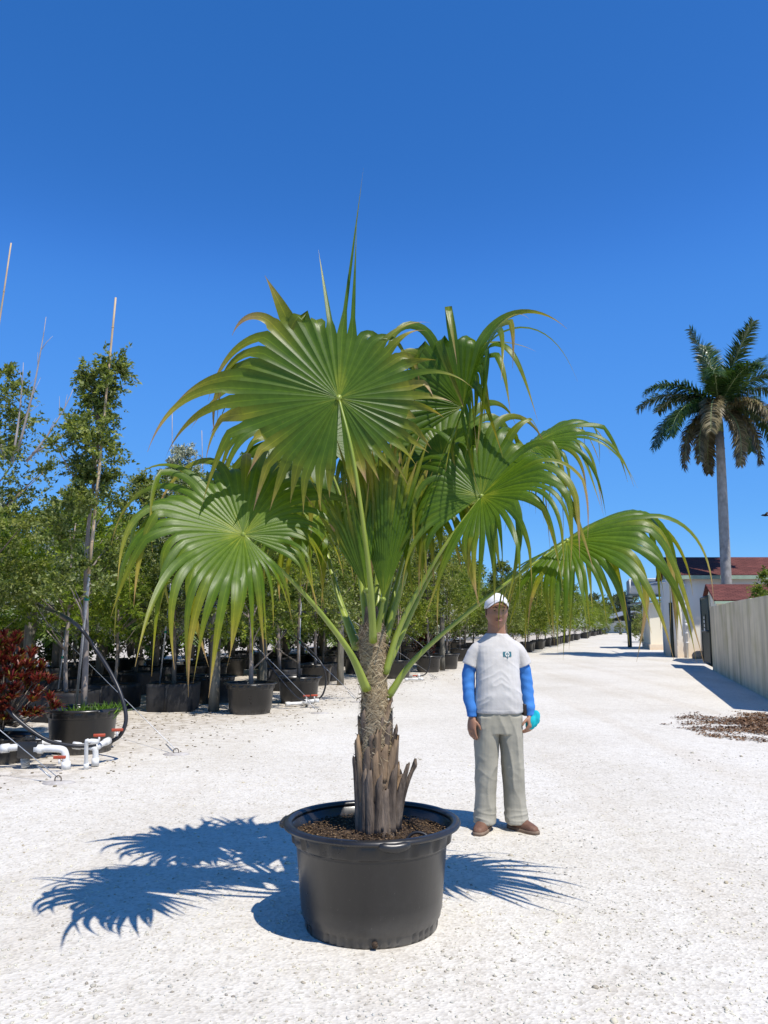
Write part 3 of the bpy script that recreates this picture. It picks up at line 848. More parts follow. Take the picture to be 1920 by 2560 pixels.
# -- body: one continuous surface ------------------------------------------------
# the man faces -Y; his right arm is on the -X side
SHX, SHZ = 0.185, 1.345
armR = [(-0.145, 0.01, 1.29), (-0.196, 0.015, 1.22), (-0.232, 0.02, 1.08), (-0.236, -0.01, 0.93), (-0.220, -0.045, 0.80)]
armL = [(0.145, 0.01, 1.29), (0.196, 0.015, 1.22), (0.230, 0.025, 1.08), (0.246, 0.005, 0.93), (0.250, -0.03, 0.81)]
AR = [0.050, 0.050, 0.043, 0.038, 0.029]
mb = MB()
tors = [(0, 0.0, 0.70, 0.14, 0.10), (0, 0.0, 0.76, 0.165, 0.115), (0, 0, 0.86, 0.168, 0.118), (0, -.005, 0.98, 0.158, 0.120), (0, -.005, 1.10, 0.155, 0.115), (0, 0, 1.22, 0.155, 0.106), (0, 0.005, 1.30, 0.140, 0.088),
        (0, 0.010, 1.365, 0.105, 0.075), (0, 0.012, 1.39, 0.080, 0.070), (0, 0.008, 1.43, 0.072, 0.068), (0, 0.004, 1.48, 0.071, 0.068), (0, 0.0, 1.52, 0.066, 0.068)]
mb.loft([ell(x, y, z, a, b, 26, 2.2) for x, y, z, a, b in tors])
for arm in (armR, armL):
    P_, Rr = refine(arm, AR, 5); limb(mb, P_, Rr)
for sx, kx in ((-1, -0.125), (1, 0.125)):
    P_, Rr = refine([(0.085 * sx, 0.0, 0.78), (0.10 * sx, 0.0, 0.60), (0.115 * sx, -0.005, 0.42), (kx, 0.015, 0.22), (kx, 0.01, 0.09), (kx, -0.01, 0.05)], [0.09, 0.082, 0.058, 0.052, 0.040, 0.04], 5)
    limb(mb, P_, Rr)
# head
HC = Vector((0.0, -0.012, 1.560))
def head_pt(th, ph):
    # th azimuth (0 = -Y face), ph polar from top
    sx, cy = math.sin(th), math.cos(th)
    z = math.cos(ph); s = math.sin(ph)
    rx, ry, rz = 0.089, 0.104, 0.130
    x = rx * s * sx; y = -ry * s * cy; zz = rz * z
    f = max(0.0, cy) * s                      # frontness
    if z < -0.15:                              # jaw narrows towards the chin
        k = min(1, (-0.15 - z) / 0.85)
        x *= 1 - 0.12 * k; y *= 1 - (0.08 * k if cy > 0 else 0.35 * k)
    # cheeks, brow, eye sockets, nose, mouth, chin
    def g(u0, z0, su, sz): return math.exp(-((x - u0) / su) ** 2 - ((zz - z0) / sz) ** 2) if cy > 0 else 0
    y -= 0.020 * g(0, -0.022, 0.014, 0.020) + 0.012 * g(0, 0.004, 0.009, 0.022)          # nose
    y -= 0.007 * g(-0.013, -0.028, 0.008, 0.009) + 0.007 * g(0.013, -0.028, 0.008, 0.009)  # nostril wings
    y += 0.009 * g(-0.032, 0.010, 0.016, 0.012) + 0.009 * g(0.032, 0.010, 0.016, 0.012)  # sockets
    y -= 0.005 * g(-0.030, 0.032, 0.022, 0.008) + 0.005 * g(0.030, 0.032, 0.022, 0.008)
    y -= 0.006 * g(-0.045, -0.022, 0.020, 0.022) + 0.006 * g(0.045, -0.022, 0.020, 0.022)
    y -= 0.007 * g(0, -0.060, 0.026, 0.013)                                              # mouth mound
    y += 0.004 * g(0, -0.078, 0.024, 0.006)
    y -= 0.010 * g(0, -0.098, 0.026, 0.016)                                              # chin
    return HC + Vector((x, y, zz))
rings = []
for j in range(1, 47):
    ph = math.pi * j / 47
    rings.append([head_pt(2 * math.pi * k / 56, ph) for k in range(56)])
mb.loft(rings)
for sx in (-1, 1):                              # ears
    mb.loft([[HC + Vector((sx * (0.076 + o_), 0.012 + 0.017 * r_ * math.cos(a), -0.004 + 0.030 * r_ * math.sin(a))) for a in np.linspace(0, 2 * math.pi, 13)[:-1]] for o_, r_ in ((0, 0.8), (0.010, 1.0), (0.016, 0.9))])
# hands: palm + five fingers
def hand(mb, wrist, sx, curl, grip=False):
    w = Vector(wrist)
    d_ = Vector((0.10 * sx, -0.22, -1)).normalized() if not grip else Vector((-0.05 * sx, -0.35, -0.85)).normalized()
    a = Vector((-0.55 * sx, -0.8, 0.2)); a = (a - d_ * a.dot(d_)).normalized()       # across the knuckles (index side forward)
    nrm = Vector((-sx, -0.35, 0)); nrm = (nrm - d_ * nrm.dot(d_)); nrm = (nrm - a * nrm.dot(a)).normalized()   # palm side, towards the thigh
    rg = []
    for t, wd, th in ((-0.015, 0.028, 0.024), (0.0, 0.031, 0.024), (0.028, 0.042, 0.024), (0.060, 0.049, 0.021), (0.092, 0.047, 0.017), (0.102, 0.040, 0.012)):
        c_ = w + d_ * t
        rg.append([c_ + a * (wd * math.cos(q)) + nrm * (th * math.sin(q)) for q in np.linspace(0, 2 * math.pi, 15)[:-1]])
    mb.loft(rg)
    for i, (off, ln, r_) in enumerate(((0.035, 0.076, 0.0108), (0.0125, 0.085, 0.011), (-0.0115, 0.080, 0.0105), (-0.033, 0.064, 0.0094))):
        p = w + d_ * 0.090 + a * off
        pts = [p - d_ * 0.02, p]
        dd = d_.copy(); c2 = curl * (1 + 0.12 * i)
        for seg in (0.45, 0.31, 0.24):
            dd = (dd * math.cos(c2) + nrm * math.sin(c2)).normalized()
            pts.append(pts[-1] + dd * ln * seg)
        mb.tube(pts, [r_ * 1.1, r_ * 1.1, r_, r_ * 0.92, r_ * 0.7], 9)
    p = w + d_ * 0.030 + a * 0.030
    td = (a * 0.72 + d_ * 0.75 + nrm * 0.45).normalized()
    pts = [p - a * 0.012, p + td * 0.028, p + td * 0.052 + d_ * 0.006 + nrm * curl * 0.012, p + td * 0.066 + d_ * 0.022 + nrm * curl * 0.022]
    mb.tube(pts, [0.014, 0.0125, 0.0105, 0.0075], 9)
hand(mb, armR[-1], -1, 0.30)
hand(mb, armL[-1], 1, 0.75, True)
body = mb.build('body', M['skin'], man)
remesh(body, 0.0052, 2)

# -- face pieces
for sx in (-1, 1):
    mb = MB(); c_ = HC + Vector((sx * 0.034, -0.083, 0.010))
    mb.loft([[c_ + Vector((0.013 * math.sin(p_) * math.cos(q), -0.010 * math.cos(p_), 0.006 * math.sin(p_) * math.sin(q))) for q in np.linspace(0, 2 * math.pi, 13)[:-1]] for p_ in (0.15, 0.6, 1.1, 1.6)])
    e = mb.build('eye', M['eye_white'], man)
    mb = MB(); c2 = c_ + Vector((0, -0.0085, 0)); mb.tube([c2, c2 + Vector((0, -0.003, 0))], 0.0052, 10); mb.build('iris', M['eye_dark'], e)
    mb = MB(); mb.tube([HC + Vector((sx * x_, y_, z_)) for x_, y_, z_ in ((0.014, -0.104, 0.028), (0.030, -0.101, 0.035), (0.052, -0.088, 0.031))], [0.004, 0.0045, 0.002], 6); mb.build('eyebrow', M['hair'], man)
mb = MB()
for dz, yy, r_ in ((-0.0545, -0.1050, 0.0056), (-0.0655, -0.1035, 0.0068)):
    mb.tube([HC + Vector((x_, yy + 9.0 * x_ * x_, dz - (2.2 * x_ * x_ if dz > -0.06 else -3.5 * x_ * x_))) for x_ in np.linspace(-0.026, 0.026, 9)], [0.0015, r_ * .7, r_ * .95, r_, r_ * 0.95, r_, r_ * .95, r_ * .7, 0.0015], 8)
mb.build('mouth', M['lips'], man)
# hair seen under the cap at temples and nape
mb = MB()
rings = []
for ph in np.linspace(R_(62), R_(100), 6):
    ring_o = []
    for th in np.linspace(R_(78), R_(282), 24):
        p = head_pt(th, ph) - HC; ring_o.append(HC + p * 1.035)
    rings.append(ring_o)
inner = [[HC + (q - HC) * 0.93 for q in r_] for r_ in rings]
for rr_ in (rings, inner):
    base = len(mb.v)
    for r_ in rr_: mb.v.extend([tuple(q) for q in r_])
    for j in range(5):
        for k in range(23):
            mb.f.append((base + j * 24 + k, base + j * 24 + k + 1, base + (j + 1) * 24 + k + 1, base + (j + 1) * 24 + k))
mb.build('hair', M['hair'], man)

# -- cap
cap = empty('cap', (0, 0, 0)); cap.parent = man
mb = MB(); rings = []
CC = HC + Vector((0, 0.004, 0.036))
for fr in np.linspace(0.02, 1, 14):
    rg_ = []
    for t in np.linspace(0, 2 * math.pi, 41)[:-1]:
        ph = fr * (R_(96) - R_(32) * max(0, math.cos(t)) ** 2)
        rg_.append(CC + Vector((0.099 * math.sin(ph) * math.sin(t), -0.115 * math.sin(ph) * math.cos(t), 0.106 * math.cos(ph) + 0.0012 * math.cos(6 * t) * math.sin(ph))))
    rings.append(rg_)
inn = [[CC + (q - CC) * 0.97 for q in r_] for r_ in reversed(rings)]
mb.loft(rings + inn, cap=False)
mb.build('crown', M['cap_white'], cap)
mb = MB()
top = []; bot = []
for j, t in enumerate(np.linspace(0, 1, 8)):
    rt = []
    for k in range(21):
        a = (k / 20 - 0.5) * 2
        th = a * R_(72)
        x = 0.098 * math.sin(th) * (1 - 0.05 * t)
        y0 = -0.112 * math.cos(th)
        reach = 0.072 * math.cos(a * math.pi / 2) ** 0.55 if abs(a) < 1 else 0
        z = 0.050 - 0.006 * t - 0.062 * (abs(x) / 0.098) ** 1.7
        rt.append(CC + Vector((x, y0 - reach * t, z)))
    top.append(rt)
base = 0
for zz in (0.0, -0.004):
    for r_ in top: mb.v.extend([tuple(q + Vector((0, 0, zz))) for q in r_])
for l in (0, 1):
    for j in range(7):
        for k in range(20):
            b0 = l * 168 + j * 21 + k
            f_ = (b0, b0 + 1, b0 + 22, b0 + 21)
            mb.f.append(f_ if l else tuple(reversed(f_)))
for k in range(20):
    b0 = 7 * 21 + k; mb.f.append((b0, b0 + 1, b0 + 169, b0 + 168))
mb.build('brim', M['cap_white'], cap)
mb = MB(); mb.tube([CC + Vector((0, 0, 0.110)), CC + Vector((0, 0, 0.117))], [0.008, 0.005], 10); mb.build('button', M['cap_white'], cap)

# -- T-shirt
def ridge(v): return (1 - abs(mnoise.noise(v)) * 2.2)
def wr(x, y, z):
    q = mnoise.noise(Vector((x * 3, y * 3, z * 3)))
    v = 0.0065 * max(0, ridge(Vector((x * 4 + z * 5 + q, y * 5, z * 13 + abs(x) * 9)))) ** 2 * (0.35 + 0.65 * min(1, max(0, (1.2 - z) * 3)))
    v += mnoise.noise(Vector((x * 18, y * 18, z * 26))) * 0.0012
    if z < 0.85: v += 0.002
    return v
mb = MB()
ts = [(0, -.008, 0.828, 0.192, 0.132), (0, -.008, 0.86, 0.194, 0.138), (0, -.010, 0.95, 0.186, 0.142), (0, -.008, 1.05, 0.175, 0.138), (0, -.004, 1.14, 0.172, 0.130), (0, 0, 1.22, 0.174, 0.122), (0, 0.004, 1.27, 0.176, 0.115), (0, 0.008, 1.315, 0.170, 0.104), (0, 0.010, 1.352, 0.140, 0.092), (0, 0.012, 1.382, 0.104, 0.082), (0, 0.012, 1.400, 0.086, 0.078)]
mb.loft([ell(x, y, z, a, b, 30, 2.5) for x, y, z, a, b in ts])
for arm in (armR, armL):
    s = 1 if arm is armL else -1
    P_, Rr = refine([(0.10 * s, 0.008, 1.310), (0.160 * s, 0.012, 1.272), (0.198 * s, 0.016, 1.222), (0.222 * s, 0.018, 1.165)], [0.056, 0.064, 0.062, 0.064], 5)
    mb.tube(P_, Rr, 18)
shirt = mb.build('shirt', M['shirt'], man)
remesh(shirt, 0.0055, 3, wr)
# collar band
mb = MB()
P_ = [Vector((0.074 * math.cos(t), 0.008 + 0.068 * math.sin(t) , 1.386 + 0.016 * math.sin(t))) for t in np.linspace(0, 2 * math.pi, 37)]
mb.tube(P_, 0.009, 8, False); mb.build('collar', M['shirt'], shirt)
# printed emblem on the chest: dark rectangle, pale disc, little tree
def chest(x, z, lift):
    """front surface of the shirt near the emblem"""
    me = shirt.data
    best = 9
    y = None
    for v_ in me.vertices:
        c_ = v_.co
        if c_.y < 0 and (c_.x - x) ** 2 + (c_.z - z) ** 2 < best:
            best = (c_.x - x) ** 2 + (c_.z - z) ** 2; y = c_.y
    return Vector((x, y - lift, z))
def patch(name, pts2, lift, mat, parent):
    mb = MB()
    mb.add([chest(x, z, lift) for x, z in pts2] , [tuple(range(len(pts2)))])
    return mb.build(name, mat, parent, smooth=False)
EX, EZ = 0.058, 1.252
emb = MB()
gx = np.linspace(EX - 0.034, EX + 0.034, 8); gz = np.linspace(EZ - 0.018, EZ + 0.018, 5)
yy_ = min(chest(x, z, 0.0).y for x in gx for z in gz)
vs = [chest(x, z, 0.0045) for z in gz for x in gx]
emb.add(vs, [(j * 8 + i, j * 8 + i + 1, j * 8 + i + 9, j * 8 + i + 8) for j in range(4) for i in range(7)])
logo = emb.build('emblem', M['logo_teal'], shirt)
patch('emblem_disc', [(EX + 0.019 * math.cos(t), EZ + 0.019 * math.sin(t)) for t in np.linspace(0, 2 * math.pi, 19)[:-1]], 0.0068, M['logo_pale'], logo)
patch('emblem_stem', [(EX - 0.0025, EZ - 0.034), (EX + 0.0025, EZ - 0.034), (EX + 0.002, EZ + 0.006), (EX - 0.002, EZ + 0.006)], 0.0085, M['logo_teal'], logo)
for dx, dz in ((-0.008, 0.001), (0.008, 0.001), (0, 0.009)):
    patch('emblem_leaf', [(EX + dx + 0.0042 * math.cos(t), EZ + dz + 0.0042 * math.sin(t)) for t in np.linspace(0, 2 * math.pi, 9)[:-1]], 0.0088, M['logo_teal'], logo)

# -- blue undersleeves
for arm in (armR, armL):
    s = 1 if arm is armL else -1
    pts = [arm[1], (arm[2][0], arm[2][1], 1.10), arm[3], (arm[4][0] * 0.995, arm[4][1] + 0.012, 0.865), (arm[4][0], arm[4][1] + 0.004, 0.842), (arm[4][0], arm[4][1], 0.800)]
    P_, Rr = refine(pts, [0.055, 0.053, 0.048, 0.046, 0.042, 0.040], 6)
    mb = MB(); mb.tube(P_, Rr, 20)
    sl = mb.build('sleeve', M['sleeve'], man)
    remesh(sl, 0.006, 2, lambda x, y, z: mnoise.noise(Vector((x * 14, y * 14, z * 22))) * 0.004 + 0.0015 * math.sin(z * 90 + 5 * mnoise.noise(Vector((x * 8, y * 8, z * 6)))))

# -- trousers
mb = MB()
mb.loft([ell(0, 0.0, z, a, b, 28, 2.4) for z, a, b in ((0.68, 0.188, 0.130), (0.74, 0.190, 0.133), (0.82, 0.182, 0.130), (0.87, 0.176, 0.126))])
for s in (-1, 1):
    rg = []
    for z, cx, cy, a, b in ((0.80, 0.092, 0, 0.095, 0.125), (0.66, 0.098, 0.0, 0.094, 0.122), (0.52, 0.103, -0.002, 0.088, 0.108), (0.38, 0.110, -0.004, 0.080, 0.096), (0.26, 0.116, 0.004, 0.077, 0.094), (0.15, 0.121, 0.004, 0.080, 0.100), (0.085, 0.125, -0.002, 0.086, 0.108), (0.050, 0.127, -0.006, 0.086, 0.110)):
        rg.append(ell(cx * s, cy, z, a, b, 24, 2.3))
    mb.loft(rg)
tr_ = mb.build('trousers', M['trouser'], man)
def wt(x, y, z):
    v = 0.009 * max(0, ridge(Vector((x * 11, y * 9, z * 2.6 + 3)))) ** 2 + 0.0012 * mnoise.noise(Vector((x * 25, y * 25, z * 18)))
    k = max(0, 1 - abs(z - 0.10) * 10)
    v += k * 0.007 * max(0, ridge(Vector((x * 5, y * 5, z * 22)))) ** 2
    k = max(0, 1 - abs(z - 0.44) * 6)
    return v + k * 0.004 * max(0, ridge(Vector((x * 7 + z * 6, y * 6, z * 12)))) ** 2
remesh(tr_, 0.006, 3, wt)
mb = MB(); mb.tube([Vector((0.172 * math.cos(t), 0.118 * math.sin(t), 0.862)) for t in np.linspace(0, 2 * math.pi, 33)], 0.014, 6, False); mb.build('belt', M['belt'], man)
mb = MB(); mb.box((0.205, -0.03, 0.845), (0.03, 0.055, 0.085)); mb.build('belt_pouch', M['belt'], man, True, 0.008)

# -- shoes
for s in (-1, 1):
    sh = empty('shoe', (0.128 * s, -0.01, 0), R_(34) * s + (R_(8) if s < 0 else 0)); sh.parent = man
    def sole_w(t): return 0.036 + 0.013 * math.sin(min(1, t * 1.15) * math.pi * 0.72) - 0.018 * max(0, t - 0.82) / 0.18
    rg = []
    for t in np.linspace(0, 1, 15):
        y = 0.075 - 0.285 * t
        w = sole_w(t) * (0.75 if t in (0, 1) else 1.06)
        h = np.interp(t, [0, 0.1, 0.3, 0.45, 0.6, 0.8, 0.93, 1.0], [0.075, 0.10, 0.105, 0.098, 0.078, 0.062, 0.052, 0.034])
        rg.append([Vector((w * math.copysign(abs(math.cos(a)) ** 0.8, math.cos(a)), y, 0.020 + max(0, math.sin(a)) ** 0.75 * (h - 0.02) - (0.004 if math.sin(a) < 0 else 0))) for a in np.linspace(0, 2 * math.pi, 21)[:-1]])
    mb = MB(); mb.loft(rg); mb.build('upper', M['boot_leather'], sh)
    mb = MB()
    out = [(sole_w(t) * 1.13 * (0.7 if t in (0, 1) else 1), 0.082 - 0.300 * t) for t in np.linspace(0, 1, 15)]
    loop = [(w, y) for w, y in out] + [(-w, y) for w, y in reversed(out)]
    mb.loft([[Vector((x, y, z)) for x, y in loop] for z in (0.0, 0.024)]); mb.build('sole', M['boot_sole'], sh)

# -- cyan glove bundle in his left hand
mb = MB()
rd = random.Random(6)
cw = Vector(armL[-1]) + Vector((0.012, -0.02, -0.05))
rg = []
for i, t in enumerate(np.linspace(0, 1, 12)):
    c_ = cw + Vector((-0.055 + 0.115 * t, -0.012 + 0.02 * t, -0.030 + 0.075 * t))
    r0 = 0.020 + 0.024 * math.sin(math.pi * min(1, t * 1.05)) + (0.012 if t > 0.55 else 0)
    if t in (0, 1): r0 *= 0.4
    rg.append([c_ + Vector((-0.25 * math.cos(q) * r0, r0 * math.cos(q) * 0.9, r0 * math.sin(q) * 1.15)) * (1 + 0.22 * mnoise.noise(Vector((q * 2, t * 6, 1)))) if False else c_ + Vector((-0.25 * math.cos(q), 0.9 * math.cos(q), 1.15 * math.sin(q))) * r0 * (1 + 0.3 * mnoise.noise(Vector((math.cos(q) * 2, math.sin(q) * 2, t * 6)))) for q in np.linspace(0, 2 * math.pi, 17)[:-1]])
mb.loft(rg)
g_ = mb.build('work_gloves', M['cyan_cloth'])
g_.location = man.location; g_.rotation_euler = man.rotation_euler; g_.scale = man.scale
tag(g_, 'bundled cyan work gloves gripped in the hand of the man', 'gloves')
# ------------------------------------------------------------------ foliage builders
def leaf_arrays(P, D, Nn, L, W):
    """rhombic leaves: base P, direction D, normal Nn, length L, width W -> verts, tris"""
    n = len(P)
    S_ = np.cross(D, Nn); S_ /= np.linalg.norm(S_, axis=1)[:, None] + 1e-9
    U_ = np.cross(S_, D)
    m_ = P + D * (L * 0.45)[:, None]
    V = np.stack([P, m_ + S_ * (W / 2)[:, None] + U_ * (W * 0.18)[:, None], P + D * L[:, None], m_ - S_ * (W / 2)[:, None] + U_ * (W * 0.18)[:, None]], 1)
    b = (np.arange(n) * 4)[:, None]
    F_ = np.concatenate([b + np.array([0, 1, 2]), b + np.array([0, 2, 3])], 0)
    return V.reshape(-1, 3), F_

def place_mulch():
    n = 60000
    ang = rng.uniform(0, 6.283, n); rr = rng.random(n) ** 0.55
    P = np.stack([6.6 + rr * np.cos(ang) * 2.6, 11.75 + rr * np.sin(ang) * 2.3, np.zeros(n)], 1)
    wob = np.array([mnoise.noise(Vector((p[0] * 1.2, p[1] * 1.8, 3.0))) + 0.5 * mnoise.noise(Vector((p[0] * 5, p[1] * 7, 1.0))) for p in P])
    k = (wob * 0.75 + (0.85 - rr) * 1.6) > rng.uniform(-0.1, 0.55, n)
    P = P[k]; n = len(P); P[:, 2] = rng.uniform(0.004, 0.016, n)
    D_ = unit(np.stack([rng.normal(0, 1, n), rng.normal(0, 1, n), rng.normal(0, 0.25, n)], 1))
    N_ = unit(np.stack([rng.normal(0, 0.4, n), rng.normal(0, 0.4, n), np.ones(n)], 1))
    L_ = rng.uniform(0.02, 0.055, n)
    V, F_ = leaf_arrays(P, D_, N_, L_, L_ * rng.uniform(0.35, 0.7, n))
    V[:, 2] = np.maximum(V[:, 2], 0.003)
    o = link('spilt_mulch', np_mesh('spilt_mulch', V, F_), M['mulch'])
    tag(o, 'patch of brown mulch spilt on the gravel beside the concrete wall', 'mulch', None, 'stuff')

def unit(a): return a / (np.linalg.norm(a, axis=1)[:, None] + 1e-9)

place_mulch()

def crown_mesh(name, seed, z0, H, R, nclump, per, leaf, prof, aspect=0.5, rag=0.30, up=0.35, clump=0.30, rnd=0.35):
    r = np.random.default_rng(seed)
    h = r.random(nclump) ** 0.9
    rad = np.array([prof(x) for x in h]) * R * np.sqrt(r.uniform(0.08, 1.0, nclump)) * r.uniform(0.8, 1.15, nclump)
    a = r.uniform(0, 6.283, nclump)
    cc = np.stack([rad * np.cos(a), rad * np.sin(a), z0 + h * H], 1)
    csz = clump * R * r.uniform(0.55, 1.25, nclump) * np.array([0.55 + 0.45 * prof(x) for x in h])
    ntw = 9
    # twigs
    ci = np.repeat(np.arange(nclump), ntw)
    td = unit(r.normal(0, 1, (len(ci), 3)) + np.array([0, 0, up]) + 0.8 * unit(cc[ci] * np.array([1, 1, 0]) + 1e-6))
    tl = csz[ci] * r.uniform(0.5, 1.3, len(ci)) * (1 + rag * r.random(len(ci)))
    k = max(2, per // ntw)
    ti = np.repeat(np.arange(len(ci)), k)
    s = r.uniform(0.1, 1.0, len(ti))
    bend = np.array([0, 0, -0.15])
    P_ = cc[ci[ti]] + td[ti] * (tl[ti] * s)[:, None] + bend * (tl[ti] * s * s)[:, None] + r.normal(0, rnd * 0.10, (len(ti), 3)) * csz[ci[ti]][:, None]
    D_ = unit(td[ti] * 0.7 + r.normal(0, 0.75, (len(ti), 3)))
    N_ = unit(r.normal(0, 0.7, (len(ti), 3)) + np.array([0, 0, 0.9]))
    L_ = leaf * r.uniform(0.6, 1.3, len(ti))
    V, F_ = leaf_arrays(P_, D_, N_, L_, L_ * aspect)
    return np_mesh(name, V, F_), cc

def trunk_mesh(name, cc, z0, H, seed, r0=0.035, lean=0.05, nl=14, clear=None, top=0.85, zb=0.40):
    rd = random.Random(seed)
    mb = MB()
    zt = z0 + H * top
    ph = rd.uniform(0, 6)
    def ax(t): return Vector((lean * math.sin(ph + 3 * t) + lean * 0.4 * math.sin(9 * t), lean * math.cos(ph + 2.4 * t) - lean * math.cos(ph), zb + (zt - zb) * t))
    o_ = ax(0); o_.z = 0
    pts = [ax(i / 12) - Vector((o_.x, o_.y, 0)) for i in range(13)]
    mb.tube(pts, [r0 * (1.15 - 0.85 * i / 12) for i in range(13)], 8)
    idx = list(range(len(cc))); rd.shuffle(idx)
    for i in idx[:nl]:
        e = Vector(cc[i])
        t = min(0.95, max(0.15, (e.z - 0.45 * math.hypot(e.x, e.y) - 0.25 - zb) / (zt - zb)))
        b_ = pts[int(t * 12)]
        m_ = b_.lerp(e, 0.5) + Vector((rd.uniform(-.06, .06), rd.uniform(-.06, .06), -0.02))
        mb.tube([b_, m_, e], [r0 * 0.42, r0 * 0.28, r0 * 0.12], 5)
    return mb.mesh(name)

def pf_oval(h): return math.sin(math.pi * min(1, max(0, 0.10 + 0.86 * h))) ** 0.7
def pf_cone(h): return (1 - h) ** 0.75 * 0.95 + 0.08
def pf_tier(h): return max(0.12, (1 - 0.75 * h) * (0.62 + 0.38 * math.cos(h * 19)))

TREES = {}
def tree_kind(key, mat, bark, seed, z0, H, R, nclump, per, leaf, prof, **kw):
    tk = {k: kw.pop(k) for k in ('r0', 'lean', 'nl', 'top') if k in kw}
    cm, cc = crown_mesh(key + '_crown', seed, z0, H, R, nclump, per, leaf, prof, **kw)
    TREES[key] = (trunk_mesh(key + '_trunk', cc, z0, H, seed, **tk), cm, mat, bark)
def place_tree(key, locn, label, group=None, s=1.0, rz=0.0, name='nursery_tree', cat='tree', sz=1.0, tilt=(0, 0)):
    tm, cm, mat, bark = TREES[key]
    t = empty(name, locn, rz, label, cat, group); t.scale = (s, s, s * sz)
    t.rotation_euler = (tilt[0], tilt[1], rz)
    link('trunk', tm, M[bark], t); link('crown', cm, M[mat], t)
    return t
# near kinds (z measured from the ground the pot stands on)
tree_kind('tier', 'leaf_olive', 'pale_bark', 101, 1.75, 2.95, 0.90, 95, 190, 0.056, pf_tier, r0=0.034, clump=0.36)
tree_kind('oval', 'leaf_olive', 'bark', 102, 1.5, 3.5, 1.0, 120, 175, 0.058, pf_oval, r0=0.036, clump=0.30)
tree_kind('silver', 'leaf_silver', 'bark', 103, 1.4, 3.0, 1.05, 110, 165, 0.066, pf_cone, r0=0.032, clump=0.28, aspect=0.42)
tree_kind('lime', 'leaf_lime', 'pale_bark', 104, 1.45, 2.2, 1.1, 110, 170, 0.060, pf_oval, r0=0.03, clump=0.30)
tree_kind('bushy', 'leaf_green', 'pale_bark', 105, 1.25, 3.0, 1.15, 120, 165, 0.066, pf_oval, r0=0.035, clump=0.34)
tree_kind('slim', 'leaf_olive', 'bark', 106, 1.25, 3.1, 1.05, 110, 160, 0.066, pf_cone, r0=0.03, clump=0.34)
tree_kind('farbush', 'leaf_green', 'pale_bark', 107, 1.0, 3.1, 1.35, 100, 90, 0.11, pf_oval, r0=0.035, clump=0.36)
tree_kind('farsilver', 'leaf_silver', 'bark', 108, 1.0, 3.0, 1.3, 100, 90, 0.11, pf_cone, r0=0.035, clump=0.36)
tree_kind('farlime', 'leaf_lime', 'pale_bark', 109, 1.0, 2.6, 1.35, 100, 90, 0.11, pf_oval, r0=0.035, clump=0.36)

# ------------------------------------------------------------------ pinnate palms
def pinnate_mesh(name, L, nleaf, leaf_l, droop, seed, plume=True, up0=1.0, w=0.03, sag=0.4):
    """one feather frond growing along +X from the origin, drooping"""
    r = np.random.default_rng(seed)
    m = 30
    pts = [Vector((0, 0, 0))]; d_ = Vector((math.cos(up0), 0, math.sin(up0))); ds = L / m
    for i in range(m):
        d_ = (d_ + Vector((0, 0, -1)) * droop * ds * (0.35 + 1.3 * i / m)).normalized(); pts.append(pts[-1] + d_ * ds)
    A_ = np.array([tuple(p) for p in pts])
    V = []; F_ = []
    for i in range(nleaf):
        t = 0.12 + 0.88 * (i + r.random()) / nleaf
        j = min(m - 1, int(t * m)); fr = t * m - j
        p = A_[j] * (1 - fr) + A_[j + 1] * fr
        d0 = A_[j + 1] - A_[j]; d0 = d0 / np.linalg.norm(d0)
        for s in (-1, 1):
            side = np.array([0, s, 0.0])
            upv = np.cross(side * s, d0) * -1 if False else np.cross(d0, np.array([0, 1, 0.0])); upv = upv / np.linalg.norm(upv)
            lift = r.uniform(-0.7, 0.9) if plume else r.uniform(0.0, 0.5)
            dd = d0 * r.uniform(0.45, 0.8) + side * r.uniform(0.7, 1.0) + upv * -lift * 0.7
            dd = dd / np.linalg.norm(dd)
            ll = leaf_l * (math.sin(math.pi * (0.12 + 0.80 * t)) ** 0.6) * r.uniform(0.8, 1.1)
            g1 = dd + np.array([0, 0, -sag]); g1 = g1 / np.linalg.norm(g1)
            q1 = p + dd * ll * 0.5; q2 = q1 + g1 * ll * 0.5
            wv = np.cross(dd, upv); nw = np.linalg.norm(wv); wv = wv / (nw if nw > 1e-6 else 1) * w / 2
            b = len(V)
            V += [p - wv * 0.6, p + wv * 0.6, q1 + wv, q1 - wv, q2]
            F_ += [(b, b + 1, b + 2), (b, b + 2, b + 3), (b + 3, b + 2, b + 4)]
    me = np_mesh(name, np.array(V), np.array(F_))
    st = MB(); st.tube(pts, [0.022 * L / 2 * (1 - 0.9 * i / m) + 0.003 for i in range(m + 1)], 6)
    return me, st.mesh(name + '_stalk')
UF = [pinnate_mesh('feather_frond', 1.15, 46, 0.34, 1.5, 201 + i, False, 1.15 - 0.25 * i, 0.022, 0.25) for i in range(3)]

def under_palm(locn, label, group, s=1.0, seed=0, zt=0.95):
    rd = random.Random(seed)
    t = empty('feather_palm', locn, rd.uniform(0, 6), label, 'palm', group); t.scale = (s, s, s)
    mb = MB(); mb.tube([(0, 0, 0.40), (0.02, 0.01, 0.7), (0.0, 0.0, zt)], [0.07, 0.09, 0.06], 9); mb.build('trunk', M['bark'], t)
    for k in range(13):
        me, st = UF[k % 3]
        f = link('frond_stalk', st, M['petiole'], t); f.location = (0, 0, zt - 0.03)
        f.rotation_euler = (0, rd.uniform(-0.25, 0.35), k * 2.4 + rd.uniform(-.2, .2))
        link('frond_leaflets', me, M['palm_under'], f)
    return t

